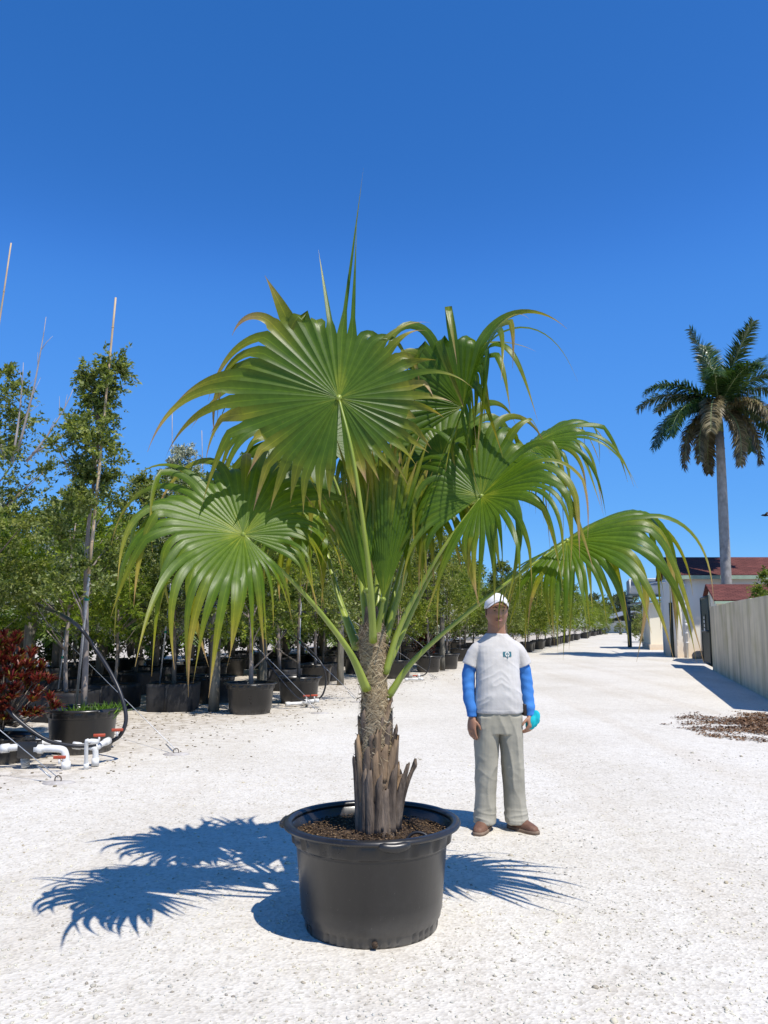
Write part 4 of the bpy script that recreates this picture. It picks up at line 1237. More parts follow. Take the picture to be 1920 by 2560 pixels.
# ------------------------------------------------------------------ containers
def box_mesh():
    mb = MB()
    rg = []
    for z, w in ((0.0, 0.38), (0.03, 0.392), (0.22, 0.398), (0.40, 0.402), (0.455, 0.41), (0.46, 0.395), (0.43, 0.385)):
        ring = []
        for k in range(48):
            a = 2 * math.pi * k / 48
            c_, s_ = math.cos(a), math.sin(a)
            x = w * math.copysign(abs(c_) ** 0.22, c_); y = w * math.copysign(abs(s_) ** 0.22, s_)
            q = 0.012 * mnoise.noise(Vector((x * 6, y * 6, z * 8))) + 0.006 * mnoise.noise(Vector((x * 16, y * 16, z * 20)))
            ring.append(Vector((x * (1 + q * 2), y * (1 + q * 2), z + (q if 0.1 < z else 0))))
        rg.append(ring)
    mb.loft(rg, cap=False)
    so = MB(); so.loft([[Vector((0.39 * math.copysign(abs(math.cos(a)) ** 0.22, math.cos(a)) * f, 0.39 * math.copysign(abs(math.sin(a)) ** 0.22, math.sin(a)) * f, 0.425 + 0.02 * (1 - f))) for a in np.linspace(0, 2 * math.pi, 33)[:-1]] for f in (1, 0.6, 0.05)], cap=False)
    sm_ = MB()
    sm_.box((0, 0, 0), (0.05, 0.006, 0.42))
    return mb.mesh('box_body'), so.mesh('box_soil'), sm_.mesh('box_seam')
BOX = box_mesh()
def make_box(locn, label, group=None, s=1.0, rz=0.0):
    t = empty('square_planter', locn, rz, label, 'planter', group); t.scale = (s, s, s)
    link('bag', BOX[0], M['black_bag'], t); link('soil', BOX[1], M['soil'], t)
    q = link('seam', BOX[2], M['black_bag'], t); q.location = (-0.05, -0.405, 0.225)
    return t

def bamboo_stake(p0, p1, label, group=None, r=0.011):
    p0, p1 = Vector(p0), Vector(p1)
    t = empty('bamboo_stake', p0, 0, label, 'stake', group)
    mb = MB(); n = 9; v = p1 - p0
    mb.tube([v * (i / n) for i in range(n + 1)], [r * (1 - 0.35 * i / n) for i in range(n + 1)], 7)
    c_ = mb.build('cane', M['bamboo'], t)
    for i in range(1, n):
        q = v * (i / n); m2 = MB(); d_ = v.normalized() * 0.006
        m2.tube([q - d_, q, q + d_], [r * 0.9, r * 1.22 * (1 - 0.3 * i / n), r * 0.9], 7, False); m2.build('node', M['bamboo'], c_)
    return t
def conduit(p0, p1, label, group=None, r=0.0125):
    t = empty('metal_stake', p0, 0, label, 'stake', group)
    mb = MB(); v = Vector(p1) - Vector(p0); mb.tube([Vector((0, 0, 0)), v], r, 8); mb.build('pole', M['galvanised'], t)
    for f in (0.45, 0.8):
        q = v * f; m2 = MB(); d_ = v.normalized() * 0.02; m2.tube([q - d_, q + d_], r * 1.9, 8); m2.build('tie', M['tie'], t)
    return t

# ------------------------------------------------------------------ first row along the drive
rowx = lambda Y: -3.41 + 0.325 * (Y - 9.3)
GP = 'black pots of the tree row along the drive'
GT = 'potted trees lining the drive'
def base_to_c(x, y):
    p = gnd(x, y); q = p + Vector((p.x, p.y, 0)).normalized() * 0.34
    return Vector((q.x, q.y, 0))
pA = base_to_c(175, 1632)
make_pot(pA, 'black pot with weeds in its soil beside the white pipes', GP, 1.0, 0.6)
place_tree('tier', pA + Vector((0, 0, 0)), 'tall tiered green tree with a long bamboo cane above its top', GT, 1.0, 0.4, sz=1.0)
pB = base_to_c(540, 1545); pC = base_to_c(645, 1522); pD = base_to_c(403, 1514); pE = base_to_c(681, 1482)
make_pot(pB, 'black pot standing between the two nearest thick wooden posts', GP, 1.0, 1.9)
place_tree('bushy', pB, 'pale trunked green tree in the pot between two thick posts', GT, 1.0, 1.4)
make_pot(pC, 'black pot behind the small white valve with two red handles', GP, 0.98, 2.7)
place_tree('slim', pC, 'slim olive tree on a metal stake behind the small white valve', GT, 1.05, 3.1)
make_pot(pD, 'black pot directly behind the square black planter with open side', GP, 0.95, 0.2)
place_tree('silver', pD, 'silver leaved tree rising behind the square planter', GT, 1.02, 2.0)
make_pot(pE, 'black pot in the shade behind the row, beside the third post', GP, 1.0, 0.9)
place_tree('bushy', pE, 'shaded green tree behind the third wooden post', GT, 1.0, 4.0)
bm_ = [(857, 1467), (925, 1453), (965, 1446), (993, 1429)]
fl = ['lone', 'pair', 'pair', 'pair']
rowpts = [base_to_c(x, y) for x, y in bm_]
Yc = rowpts[-1].y + 2.6
rd = random.Random(77)
while Yc < 118:
    rowpts.append(Vector((rowx(Yc) + rd.uniform(-.25, .25) + 0.2, Yc, 0)))
    Yc += 2.2 * rd.uniform(0.9, 1.15) * (1.0 if Yc < 60 else 1.5)
ORD = ['first', 'second', 'third', 'fourth', 'fifth', 'sixth', 'seventh', 'eighth', 'ninth', 'tenth', 'eleventh', 'twelfth']
KN = {'bushy': 'bushy green', 'slim': 'pointed olive', 'lime': 'yellow green', 'silver': 'silver grey', 'farbush': 'bushy green', 'farlime': 'yellow green', 'farsilver': 'silver grey'}
keys = ['bushy', 'slim', 'bushy', 'lime', 'slim', 'bushy', 'silver', 'bushy']
for i, p in enumerate(rowpts):
    far = p.y > 38
    plab = (ORD[i] + ' black pot of the long line, counted from the white pipe fitting') if i < 12 else 'black pot far along the line of pots beside the drive'
    if not far:
        make_pot(p, plab, GP, 0.98, rd.uniform(0, 6))
    else:
        t = empty('nursery_pot', p, rd.uniform(0, 6), plab, 'pot', GP)
        link('body', POT[0], None, t); link('soil', POT[3], None, t)
    k = ['farbush', 'farbush', 'farlime', 'farbush', 'farsilver', 'farbush'][i % 6] if far else keys[i % 8]
    place_tree(k, p, (KN[k] + ' tree in ' + ORD[i] + ' pot of the long line from white pipe fitting') if i < 12 else (KN[k] + ' tree far along the potted line beside the drive'), GT, rd.uniform(0.9, 1.08), rd.uniform(0, 6), sz=rd.uniform(0.88, 1.08))
    if i % 2 == 0 and p.y < 60:
        q = p + Vector((0.10, -0.05, 0.4)); bamboo_stake(q, q + Vector((rd.uniform(-.1, .1), 0, rd.uniform(2.0, 2.9))), 'thin bamboo cane tied to a tree in the long line beside the drive', 'canes of the tree line')

# rows further back
GB = 'trees of the rows behind'
GBP = 'pots of the rows behind'
rd = random.Random(31)
back = []
for rowi, off in ((1, -2.0), (2, -4.2), (3, -6.6), (4, -9.4), (5, -12.6)):
    Yr = 9.5 + rd.uniform(0, 1.5) + 0.8 * rowi
    while Yr < (46 if rowi < 4 else 56):
        back.append((rowx(Yr) + off + rd.uniform(-.3, .3), Yr + rd.uniform(-.3, .3), rowi))
        Yr += 2.6 * rd.uniform(0.85, 1.2) * (1 if Yr < 30 else 1.5)
BK = {'silver': 'silver grey leaved tree among the rows behind', 'lime': 'yellow green leaved tree among the rows behind', 'bushy': 'mid green bushy tree among the rows behind', 'slim': 'narrow olive green tree among the rows behind',
      'oval': 'full olive green tree among the rows behind', 'farbush': 'mid green bushy tree among the rows behind', 'farsilver': 'silver grey leaved tree among the rows behind', 'farlime': 'yellow green leaved tree among the rows behind'}
avoid = [(-5.65, 11.1), (-4.9, 12.6), (-4.4, 14.6), (-6.5, 12.9)]
for x, y, rowi in back:
    px = x / y * 2000 + 960
    if px < -260 or px > 1750: continue
    if any(math.hypot(x - a_, y - b_) < 1.2 for a_, b_ in avoid): continue
    far = y > 27
    k = rd.choice(['farbush', 'farsilver', 'farlime', 'farbush']) if far else rd.choice(['silver', 'silver', 'bushy', 'silver', 'lime', 'slim', 'lime'])
    place_tree(k, (x, y, 0), BK[k], GB, rd.uniform(0.9, 1.1), rd.uniform(0, 6), sz=rd.uniform(0.88, 1.1))
    if rowi < 4:
        if rd.random() < 0.5 and not far: make_box((x, y, 0), 'black square planter in the shade of the rows behind', GBP, 1.0, rd.uniform(-.2, .2) - 0.3)
        else:
            t = empty('nursery_pot', (x, y, 0), rd.uniform(0, 6), 'black round pot in the shade of the rows behind', 'pot', GBP)
            link('body', POT[0], None, t); link('rim', POT[1], None, t); link('soil', POT[3], None, t)

# hand placed neighbours on the left
make_box((-5.65, 11.1, 0), 'black square planter mostly hidden behind the red leaved shrub', GBP)
tl_ = place_tree('oval', (-5.65, 11.1, 0), 'big olive tree with bare dead branches sticking out of its top', GB, 1.02, 0.8)
mb = MB(); rd = random.Random(9)
top_ = Vector((0, 0, 3.9))
for a1, ln, bend_ in ((0.3, 1.9, 0.3), (-0.25, 2.1, -0.1), (0.75, 1.2, 0.5), (1.0, 1.5, 0.2), (-0.6, 1.6, 0.1), (0.1, 1.4, 0.2)):
    d_ = Vector((math.sin(a1), rd.uniform(-.3, .3), math.cos(a1)))
    p = Vector((0.45 + 0.3 * a1, -0.2, 3.5 + rd.uniform(0, .7))); pts = [p]
    for i in range(8):
        d_ = (d_ + Vector((-bend_ * 0.05, rd.uniform(-.06, .06), 0.05 + rd.uniform(-.05, .05)))).normalized(); pts.append(pts[-1] + d_ * ln / 8)
    mb.tube(pts, [0.020 * (1 - 0.8 * i / 8) for i in range(9)], 5)
    for j in (3, 5, 6):
        q = pts[j]; e = Vector((rd.uniform(-.5, .6), rd.uniform(-.3, .3), rd.uniform(0.2, 0.8))).normalized() * rd.uniform(0.25, 0.5)
        mb.tube([q, q + e * 0.5 + Vector((0, 0, .02)), q + e], [0.006, 0.004, 0.002], 4)
br_ = mb.build('dead_branches', M['dead_wood'], tl_); br_.rotation_euler = (0, 0, -0.8)
bp0 = at(-28, 900, 10.7); bp1 = at(24, 525, 10.7)
bamboo_stake(Vector((bp0.x - 0.42, 10.9, 0.43)), bp1, 'long bamboo cane leaning in the olive tree with dead branches', None, 0.016)
make_box((-4.9, 12.6, 0), 'black square planter just behind the weedy pot', GBP, 0.95, -0.2)
place_tree('lime', (-4.9, 12.6, 0), 'low yellow green tree behind the weedy pot', GB, 1.0, 2.6, sz=0.92)
place_tree('lime', (-6.5, 12.9, 0), 'low yellow green tree behind the thick post by the red shrub', GB, 0.95, 4.1, sz=0.9)
make_box((-6.5, 12.9, 0), 'black square planter behind the thick post by the red shrub', GBP, 0.95, -0.3)
place_tree('lime', (-4.75, 14.4, 0), 'low yellow green tree left of the square planter with steel pole', GB, 0.85, 5.3, sz=0.95)
make_box((-4.75, 14.4, 0), 'black square planter left of the one with the steel pole', GBP, 0.9, -0.25)
sq = gnd(360, 1539); sq = Vector((sq.x, sq.y + 0.42, 0))
make_box(sq, 'square black planter with a steel pole, beside the thickest wooden post', GBP, 1.0, 0.05)
place_tree('oval', sq, 'olive tree with grey trunk in the square planter beside the thickest post', GB, 0.92, 5.0, sz=0.9)
# stakes close by
s0 = at(163, 1527, pA.y - 0.05); s0.z = 0.42; s1 = at(217, 1000, pA.y - 0.12)
conduit(s0, s1, 'steel pole tied to the tiered tree in the weedy pot', None, 0.016)
b0 = at(192, 1240, pA.y - 0.14); b1 = at(250, 643, pA.y - 0.14)
bamboo_stake(b0, b1, 'tall bamboo cane rising high above the tiered green tree', None, 0.019)
for x0, y0, x1, y1, Yq, lab in ((345, 1478, 372, 1230, sq.y - 0.1, 'steel pole standing in the square planter beside the thickest post'),
                                (122, 1520, 150, 1300, 14.0, 'steel pole leaning between the red shrub and the weedy pot'),
                                (546, 1475, 545, 1330, pB.y + 0.05, 'steel pole in the pot between two thick posts'),
                                (645, 1460, 650, 1300, pC.y - 0.03, 'steel pole in the pot behind the small white valve'),
                                (256, 1440, 262, 1300, 17.0, 'steel pole in shade left of the feather palm')):
    conduit(at(x0, y0, Yq), at(x1, y1, Yq), lab)
for x0, x1, y0, y1, Yq, lab in ((372, 371, 885, 1350, 20.0, 'thin bamboo cane poking above the silver tree'), (436, 444, 930, 1350, 21.5, 'thinnest bamboo cane right of the silver tree top')):
    bamboo_stake(at(x1, y1, Yq), at(x0, y0, Yq), lab, None, 0.012)
place_tree('silver', at(380, 1400, 20.0) * 1.0 * 1.0 if False else Vector((at(380, 1400, 20.2).x, 20.2, 0)), 'tallest silver leaved tree with a bamboo cane above its tip', GB, 1.22, 0.3, sz=1.1)

# dark shade trees far behind fill the depth of the nursery
GD = 'dark evergreens at the back of the nursery'
tree_kind('dark', 'leaf_dark', 'bark', 110, 0.15, 4.6, 2.2, 80, 110, 0.15, pf_oval, r0=0.08, clump=0.30, nl=10, top=0.7)
rd = random.Random(55)
for i in range(34):
    t_ = i / 33
    y = 17 + 95 * t_ ** 1.6 + rd.uniform(-.8, .8); x = rowx(y) - 12.5 + 5 * t_ + rd.uniform(-.8, .8)
    place_tree('dark', (x, y, 0), 'broad dark evergreen at the back of the nursery', GD, rd.uniform(0.85, 1.1), rd.uniform(0, 6), name='evergreen_tree')

# ------------------------------------------------------------------ feather palms below the trees
GU = 'feather palms in the shade'
for i, (x, y, Yq, s) in enumerate(((335, 1430, 18.4, 1.3), (40, 1430, 15.0, 1.25), (215, 1430, 16.4, 1.1), (120, 1430, 18.0, 1.3), (430, 1430, 21.5, 1.3), (500, 1430, 23.0, 1.3), (600, 1430, 24.0, 1.3), (700, 1430, 25.0, 1.2))):
    X = at(x, y, Yq).x
    under_palm((X, Yq, 0), 'low feather palm with arching fronds in the shade of the rows', GU, s, 300 + i)
    if i < 4: make_box((X, Yq, 0), 'black square planter of a low feather palm', GBP, 1.0 * s * 0.85, 0.1)
    else:
        t = empty('nursery_pot', (X, Yq, 0), 0, 'black round pot in the shade of the rows behind', 'pot', GBP); link('body', POT[0], None, t); link('soil', POT[3], None, t)

rd = random.Random(64)
for i in range(22):
    Yq = 17.5 + 1.5 * i + rd.uniform(-.4, .4); X = rowx(Yq) - rd.uniform(4.4, 9.0)
    if X / Yq * 2000 + 960 < -150: X = (-1000 / 2000) * Yq + rd.uniform(0, 2)
    under_palm((X, Yq, 0), 'low feather palm with arching fronds in the shade of the rows', GU, rd.uniform(1.2, 1.6), 340 + i)
    t = empty('nursery_pot', (X, Yq, 0), 0, 'black round pot in the shade of the rows behind', 'pot', GBP); link('body', POT[0], None, t); link('soil', POT[3], None, t)

# ------------------------------------------------------------------ red shrub
def shrub(locn, label, s=1.0, seed=1, n=9500):
    r = np.random.default_rng(seed)
    t = empty('red_shrub', locn, 0, label, 'shrub'); t.scale = (s, s, s)
    V = []; F_ = []
    ncl = 170
    mb = MB()
    for c_ in range(ncl):
        a = r.uniform(0, 6.283); el = r.uniform(-0.5, 1.5)
        rad = r.uniform(0.12, 0.46)
        e = np.array([math.cos(a) * math.cos(el) * rad, math.sin(a) * math.cos(el) * rad, 0.40 + 0.50 * math.sin(el) * r.uniform(0.5, 1.1)])
        mb.tube([(0, 0, 0.15), tuple(e * np.array([.5, .5, .6])), tuple(e)], [0.010, 0.007, 0.004], 5)
        for k in range(n // ncl):
            az = r.uniform(0, 6.283); out = r.uniform(0.3, 1.2)
            d_ = unit(np.array([[math.cos(az) * out, math.sin(az) * out, r.uniform(0.1, 1.0)]]) + 0.5 * e[None] / rad)[0]
            L_ = r.uniform(0.08, 0.18); w = r.uniform(0.006, 0.013)
            sdv = np.cross(d_, [0, 0, 1.0]); sdv = sdv / (np.linalg.norm(sdv) + 1e-6) * w
            q0 = e + d_ * 0.01; q1 = e + d_ * L_ * 0.55; q2 = e + d_ * L_ + np.array([0, 0, -L_ * 0.28])
            b = len(V); V += [q0 - sdv * 0.3, q0 + sdv * 0.3, q1 + sdv, q1 - sdv, q2]
            F_ += [(b, b + 1, b + 2), (b, b + 2, b + 3), (b + 3, b + 2, b + 4)]
    mb.build('stems', M['bark'], t)
    link('foliage', np_mesh('red_foliage', np.array(V), np.array(F_)), M['croton'], t)
    return t
shX = at(10, 1500, 8.9).x
shrub((shX, 8.9, 0.22), 'bushy red leaved shrub beside the white pipes', 1.15, 4)
make_pot((shX, 8.9, 0), 'low black pot under the bushy red leaved shrub', None, 0.75, 0.3, sz=0.75)
shrub((rowx(27) - 1.0, 27.4, 0.25), 'small red leaved shrub in the shade behind the long row of pots', 0.9, 5, 3000)
make_pot((rowx(27) - 1.0, 27.4, 0), 'small black pot under the shaded red leaved shrub', None, 0.7)

# weeds in the near pot
r = np.random.default_rng(12)
n = 420
a = r.uniform(-2.6, 0.8, n); q = r.uniform(0.08, 0.36, n)
P = np.stack([pA.x + 0.10 + q * np.cos(a), pA.y + q * np.sin(a) * 0.8, np.full(n, 0.43)], 1)
Dv = unit(r.normal(0, 0.6, (n, 3)) + np.array([0, 0, 0.9]))
V, F_ = leaf_arrays(P, Dv, unit(r.normal(0, 1, (n, 3))), r.uniform(0.06, 0.17, n), r.uniform(0.010, 0.022, n))
tag(link('weeds', np_mesh('weeds', V, F_), M['grass_green']), 'green weeds sprouting in the near black pot', 'weeds', None, 'stuff')

# ------------------------------------------------------------------ posts, hoses, guy wires
GPO = 'wooden posts carrying the hoses'
def post(p, h, r, label):
    t = empty('wooden_post', p, random.Random(int(p[0] * 100)).uniform(0, 6), label, 'post', GPO)
    mb = MB(); mb.lathe([(r * 1.06, -0.05), (r, 0.4), (r * 0.97, h * 0.7), (r * 0.93, h - 0.01), (r * 0.86, h)], 14, closed=True, fn=lambda rr, z, a: rr * (1 + 0.05 * math.sin(3 * a + z) + 0.02 * math.sin(7 * a)))
    mb.build('shaft', M['wood_post'], t)
    mb = MB(); mb.lathe([(r * 0.97, h - 0.12), (r * 1.03, h - 0.118), (r * 1.03, h - 0.09), (r * 0.97, h - 0.088)], 14); mb.build('wire_band', M['galvanised'], t)
    return t
po1 = gnd(460, 1538); po1.y += 0.08
po2 = Vector((at(567, 1480, 16.4).x, 16.4, 0)); po3 = gnd(735, 1480); po0 = Vector((at(64, 1400, 14.2).x, 14.2, 0))
po4 = Vector((at(962, 1440, 27).x - 0.2, 25.5, 0))
poL = Vector((-6.1, 9.0, 0))
post(po1, 1.85, 0.088, 'thickest weathered wooden post between square planter and round pot')
post(po2, 1.84, 0.085, 'weathered wooden post rising behind the pot between two posts')
post(po3, 1.82, 0.080, 'shaded wooden post farthest along, beside the palm trunk')
post(po0, 1.88, 0.10, 'weathered wooden post rising behind the red leaved shrub')
post(poL, 1.85, 0.09, 'weathered wooden post holding the guy wire beside the white pipes')
post(po4, 1.80, 0.08, 'shaded wooden post in the long row of pots')
def sag_line(a, b, s, n=14): return [Vector(a).lerp(Vector(b), i / n) - Vector((0, 0, 4 * s * (i / n) * (1 - i / n))) for i in range(n + 1)]
tops = [Vector((poL.x - 1.2, 9.5, 1.80)), Vector((po0.x, po0.y, 1.80)), Vector((po1.x, po1.y, 1.79)), Vector((po2.x, po2.y, 1.79)), Vector((po3.x, po3.y, 1.77)), Vector((po4.x, po4.y, 1.75))]
for k, (dz, sg, ex) in enumerate(((0.0, 0.05, 0.10), (0.05, 0.10, -0.10), (-0.05, 0.03, 0.115))):
    pts = []
    for i in range(len(tops) - 1):
        pts += sag_line(tops[i] + Vector((0, -ex, dz)), tops[i + 1] + Vector((0, -ex, dz)), sg)[:-1 if i < len(tops) - 2 else None]
    mb = MB(); mb.tube(pts, 0.011, 6)
    tag(mb.build('irrigation_hose', M['black_hose']), 'black irrigation hose strung along the tops of the wooden posts', 'hose', 'overhead hoses')
def guy(anchor, top, label, hook=True):
    a = Vector(anchor)
    t = empty('guy_wire', a, 0, label, 'wire', 'guy wires of the posts')
    mb = MB(); mb.tube([Vector((0, 0, 0.05)), Vector(top) - a], 0.0042, 5); mb.build('wire', M['galvanised'], t)
    mb = MB(); mb.tube([Vector((0.03 * math.cos(q), 0, 0.035 + 0.035 * math.sin(q))) for q in np.linspace(-0.6, 3.9, 12)], 0.006, 6); mb.build('hook', M['bark'], t)
    mb = MB(); v = (Vector(top) - a).normalized(); mb.tube([v * 0.10, v * 0.30], [0.008, 0.006], 6); mb.build('clamp', M['galvanised'], t)
    rg = []
    for z, r_ in ((-0.01, 0.11), (0.012, 0.09), (0.020, 0.05)):
        rg.append([Vector((r_ * 1.5 * math.cos(q) * (1 + .12 * math.sin(3 * q)), r_ * math.sin(q), z)) for q in np.linspace(0, 2 * math.pi, 17)[:-1]])
    mb = MB(); mb.loft(rg); mb.build('footing', M['concrete_rough'], t)
M['concrete_rough'] = simple('concrete_rough', (0.50, 0.47, 0.43), (0.36, 0.33, 0.30), 14, 0.95, 0.1, 0.5, 40)
guy(gnd(380, 1630), po0 + Vector((0, 0, 1.75)), 'thin steel guy wire anchored in open gravel right of the weedy pot')
guy(gnd(125, 1692), poL + Vector((0, 0, 1.75)), 'steel guy wire anchored in front of the white pipes')
guy(gnd(690, 1541), po1 + Vector((0, 0, 1.75)), 'thin guy wire running from the thickest post to gravel by the small valve')
guy(gnd(774, 1517), po2 + Vector((0, 0, 1.75)), 'thin guy wire reaching gravel just left of the palm trunk')
guy(gnd(941, 1467), po3 + Vector((0, 0, 1.72)), 'thin guy wire reaching gravel in front of the long row of pots')

def hose(pts, label, r=0.018):
    mb = MB(); mb.tube(spline(pts, 40), r, 8)
    return tag(mb.build('hose', M['black_hose']), label, 'hose')
YH = 9.05
hose([tops[1] + Vector((0, -0.1, 0.03)), at(150, 1338, 9.6), at(205, 1400, 9.3), at(252, 1478, YH), at(272, 1545, 8.95), at(262, 1585, 8.9), at(238, 1604, 8.9)], 'thick black hose arching from the overhead lines down to the white pipes', 0.022)
hose([at(-70, 1430, 8.7), at(0, 1512, 8.55), at(40, 1556, 8.5), at(100, 1598, 8.5), at(160, 1611, 8.52), at(208, 1609, 8.6)], 'thick black hose sweeping past the red shrub to the white pipes', 0.022)
YS = 14.4
hose([tops[3] + Vector((0, -0.1, 0)), at(590, 1336, 15.6), at(637, 1374, 15.0), at(690, 1427, YS), at(704, 1467, YS), at(696, 1502, YS), at(676, 1514, YS)], 'black hose arching down to the small white valve', 0.016)
hose([tops[2] + Vector((0, -0.1, 0)), at(540, 1380, 14.2), at(600, 1460, 14.2), at(640, 1505, 14.2), at(660, 1514, 14.3)], 'black hose hanging slantwise in front of the pot behind the small valve', 0.014)
p_ = gnd(915, 1470)
hose([tops[4] + Vector((0, -0.1, 0)), p_ + Vector((-0.6, 0, 1.25)), p_ + Vector((0.12, 0, 0.7)), p_ + Vector((0.08, 0, 0.2)), p_ + Vector((-0.2, 0, 0.10))], 'black hose arching down behind the palm trunk', 0.016)

# white pipe manifold
def pipes(label, segs, valves, off=Vector((0, 0, 0)), extras=True):
    t = empty('pipe_manifold', off, 0, label, 'pipes')
    for pts, r_ in segs:
        pts = [Vector(p) - off for p in pts]
        mb = MB(); mb.tube(spline(pts, 6 * (len(pts) - 1)) if len(pts) > 2 else pts, r_, 12)
        pp = mb.build('pipe', M['pvc'], t)
        for e in (0, -1):
            d_ = (pts[1] - pts[0]).normalized() if e == 0 else (pts[-2] - pts[-1]).normalized()
            mb = MB(); mb.tube([pts[e] - d_ * 0.01, pts[e] + d_ * 0.07], r_ * 1.28, 12); mb.build('coupling', M['pvc'], pp)
    for c_, rz in valves:
        c_ = Vector(c_) - off
        mb = MB(); mb.tube([c_ + Vector((0, 0, -0.01)), c_ + Vector((0, 0, 0.045))], 0.012, 8)
        st = mb.build('valve_stem', M['pvc'], t)
        mb = MB(); mb.box((c_.x, c_.y, c_.z + 0.055), (0.12, 0.03, 0.03), rz); mb.build('valve_handle', M['red_valve'], st, True, 0.006)
    return t
Yp = 8.45
def pw(x, y, Y=Yp): return at(x, y, Y)
pipes('white plastic irrigation pipes with red valves below the weedy pot', [
    ([pw(5, 1617, 8.5), pw(60, 1612, 8.5)], 0.036), ([pw(78, 1618), pw(128, 1618), pw(141, 1628), pw(143, 1660)], 0.036),
    ([pw(80, 1604, 8.6), pw(128, 1608, 8.6)], 0.030), ([pw(160, 1610, 8.6), pw(200, 1615, 8.6), pw(206, 1622, 8.6), pw(206, 1652, 8.6)], 0.030),
    ([pw(205, 1615, 8.6), pw(276 - 42, 1600, 8.85)], 0.030), ([gnd(186, 1662) , pw(187, 1605, 8.35), pw(192, 1601, 8.35), pw(210, 1602, 8.4)], 0.020),
    ([pw(54, 1640, 8.5), pw(55, 1655, 8.5)], 0.034)],
    [(pw(214, 1600, 8.6), 0.3), (pw(265 - 12, 1588, 8.85), 0.3), (pw(128, 1648, 8.3), 0.1)], Vector((-3.4, 8.6, 0)))
mb = MB(); c_ = pw(64, 1618, 8.48); mb.box(tuple(c_), (0.20, 0.14, 0.17)); mb.tube([c_ + Vector((0, 0, 0.08)), c_ + Vector((0, 0, 0.14))], 0.05, 10)
tag(mb.build('filter_housing', M['black_plastic'], None, True, 0.012), 'black valve housing joining the white pipes by the red shrub', 'valve')
pipes('small white valve with two red handles at the foot of a black hose', [([gnd(618, 1527) + Vector((0, 0, .05)), gnd(658, 1525) + Vector((0, 0, .05))], 0.03), ([at(655, 1516, YS), at(688, 1513, YS)], 0.03), ([at(664, 1516, YS), gnd(664, 1524)], 0.026)],
      [(at(662, 1510, YS), 0.2), (at(679, 1509, YS), 0.2)], Vector((-1.6, 14.4, 0)))
p_ = gnd(905, 1472)
pipes('white pipe fitting lying in front of the long row of pots', [([p_ + Vector((-0.35, 0, 0.05)), p_ + Vector((0.1, 0, 0.06))], 0.03), ([p_ + Vector((0, 0, 0.06)), p_ + Vector((0, 0.02, 0.18))], 0.026)], [(p_ + Vector((-0.1, 0, 0.09)), 0.1)], p_.copy())
# ------------------------------------------------------------------ buildings on the right
def wallmat(name, base, dark, streak=0.5, green=None, orange=False):
    m, nt, b = new_mat(name)
    v = mapped(nt, (1.5, 1.5, 0.16))
    n = noise_tex(nt, 1.0, 4, 0.55, vec=v)
    n2 = noise_tex(nt, 1.1, 5, 0.6)
    n3 = noise_tex(nt, 40, 3, 0.6)
    msk = nt.nodes.new('ShaderNodeMath'); msk.operation = 'MULTIPLY'
    nt.links.new(ramp(nt, n, [(0.42, (0, 0, 0)), (0.68, (streak,) * 3)]), msk.inputs[0]); nt.links.new(ramp(nt, noise_tex(nt, 0.55, 4, 0.6), [(0.30, (0.25,) * 3), (0.58, (1, 1, 1))]), msk.inputs[1])
    c = mixc(nt, msk.outputs[0], base, dark)
    if green: c = mixc(nt, ramp(nt, n2, [(0.45, (0, 0, 0)), (0.70, (0.55,) * 3)]), c, green)
    if orange:
        sp = nt.nodes.new('ShaderNodeSeparateXYZ'); tc = nt.nodes.new('ShaderNodeTexCoord'); nt.links.new(tc.outputs['Object'], sp.inputs[0])
        mr = nt.nodes.new('ShaderNodeMapRange'); mr.inputs['From Min'].default_value = 1.0; mr.inputs['From Max'].default_value = 0.1
        nt.links.new(sp.outputs['Z'], mr.inputs['Value'])
        mu = nt.nodes.new('ShaderNodeMath'); mu.operation = 'MULTIPLY'; nt.links.new(mr.outputs[0], mu.inputs[0]); nt.links.new(n2, mu.inputs[1])
        c = mixc(nt, mu.outputs[0], c, (0.62, 0.40, 0.20))
    nt.links.new(c, b.inputs['Base Color'])
    b.inputs['Roughness'].default_value = 0.92; b.inputs['Specular IOR Level'].default_value = 0.12
    bump(nt, b, n3, 0.15, 0.01)
    return m
M['white_wall'] = wallmat('white_wall', (0.84, 0.79, 0.68), (0.68, 0.63, 0.52), 0.35, None, True)
M['cream_wall'] = wallmat('cream_wall', (0.84, 0.77, 0.60), (0.68, 0.62, 0.48), 0.35)
M['concrete_wall'] = wallmat('concrete_wall', (0.80, 0.69, 0.48), (0.30, 0.25, 0.17), 0.95, (0.52, 0.45, 0.22))
M['green_trim'] = simple('green_trim', (0.36, 0.46, 0.33), (0.28, 0.36, 0.26), 3, 0.7, 0.2)
M['dark_green'] = simple('dark_green', (0.012, 0.022, 0.016), None, 5, 0.5, 0.4)
M['teal_steel'] = simple('teal_steel', (0.07, 0.10, 0.10), (0.05, 0.07, 0.07), 4, 0.6, 0.3)
M['grey_sheet'] = simple('grey_sheet', (0.27, 0.29, 0.31), (0.20, 0.22, 0.24), 3, 0.6, 0.3)
M['tan_stone'] = simple('tan_stone', (0.50, 0.36, 0.24), None, 9, 0.9, 0.1, 0.4, 20)
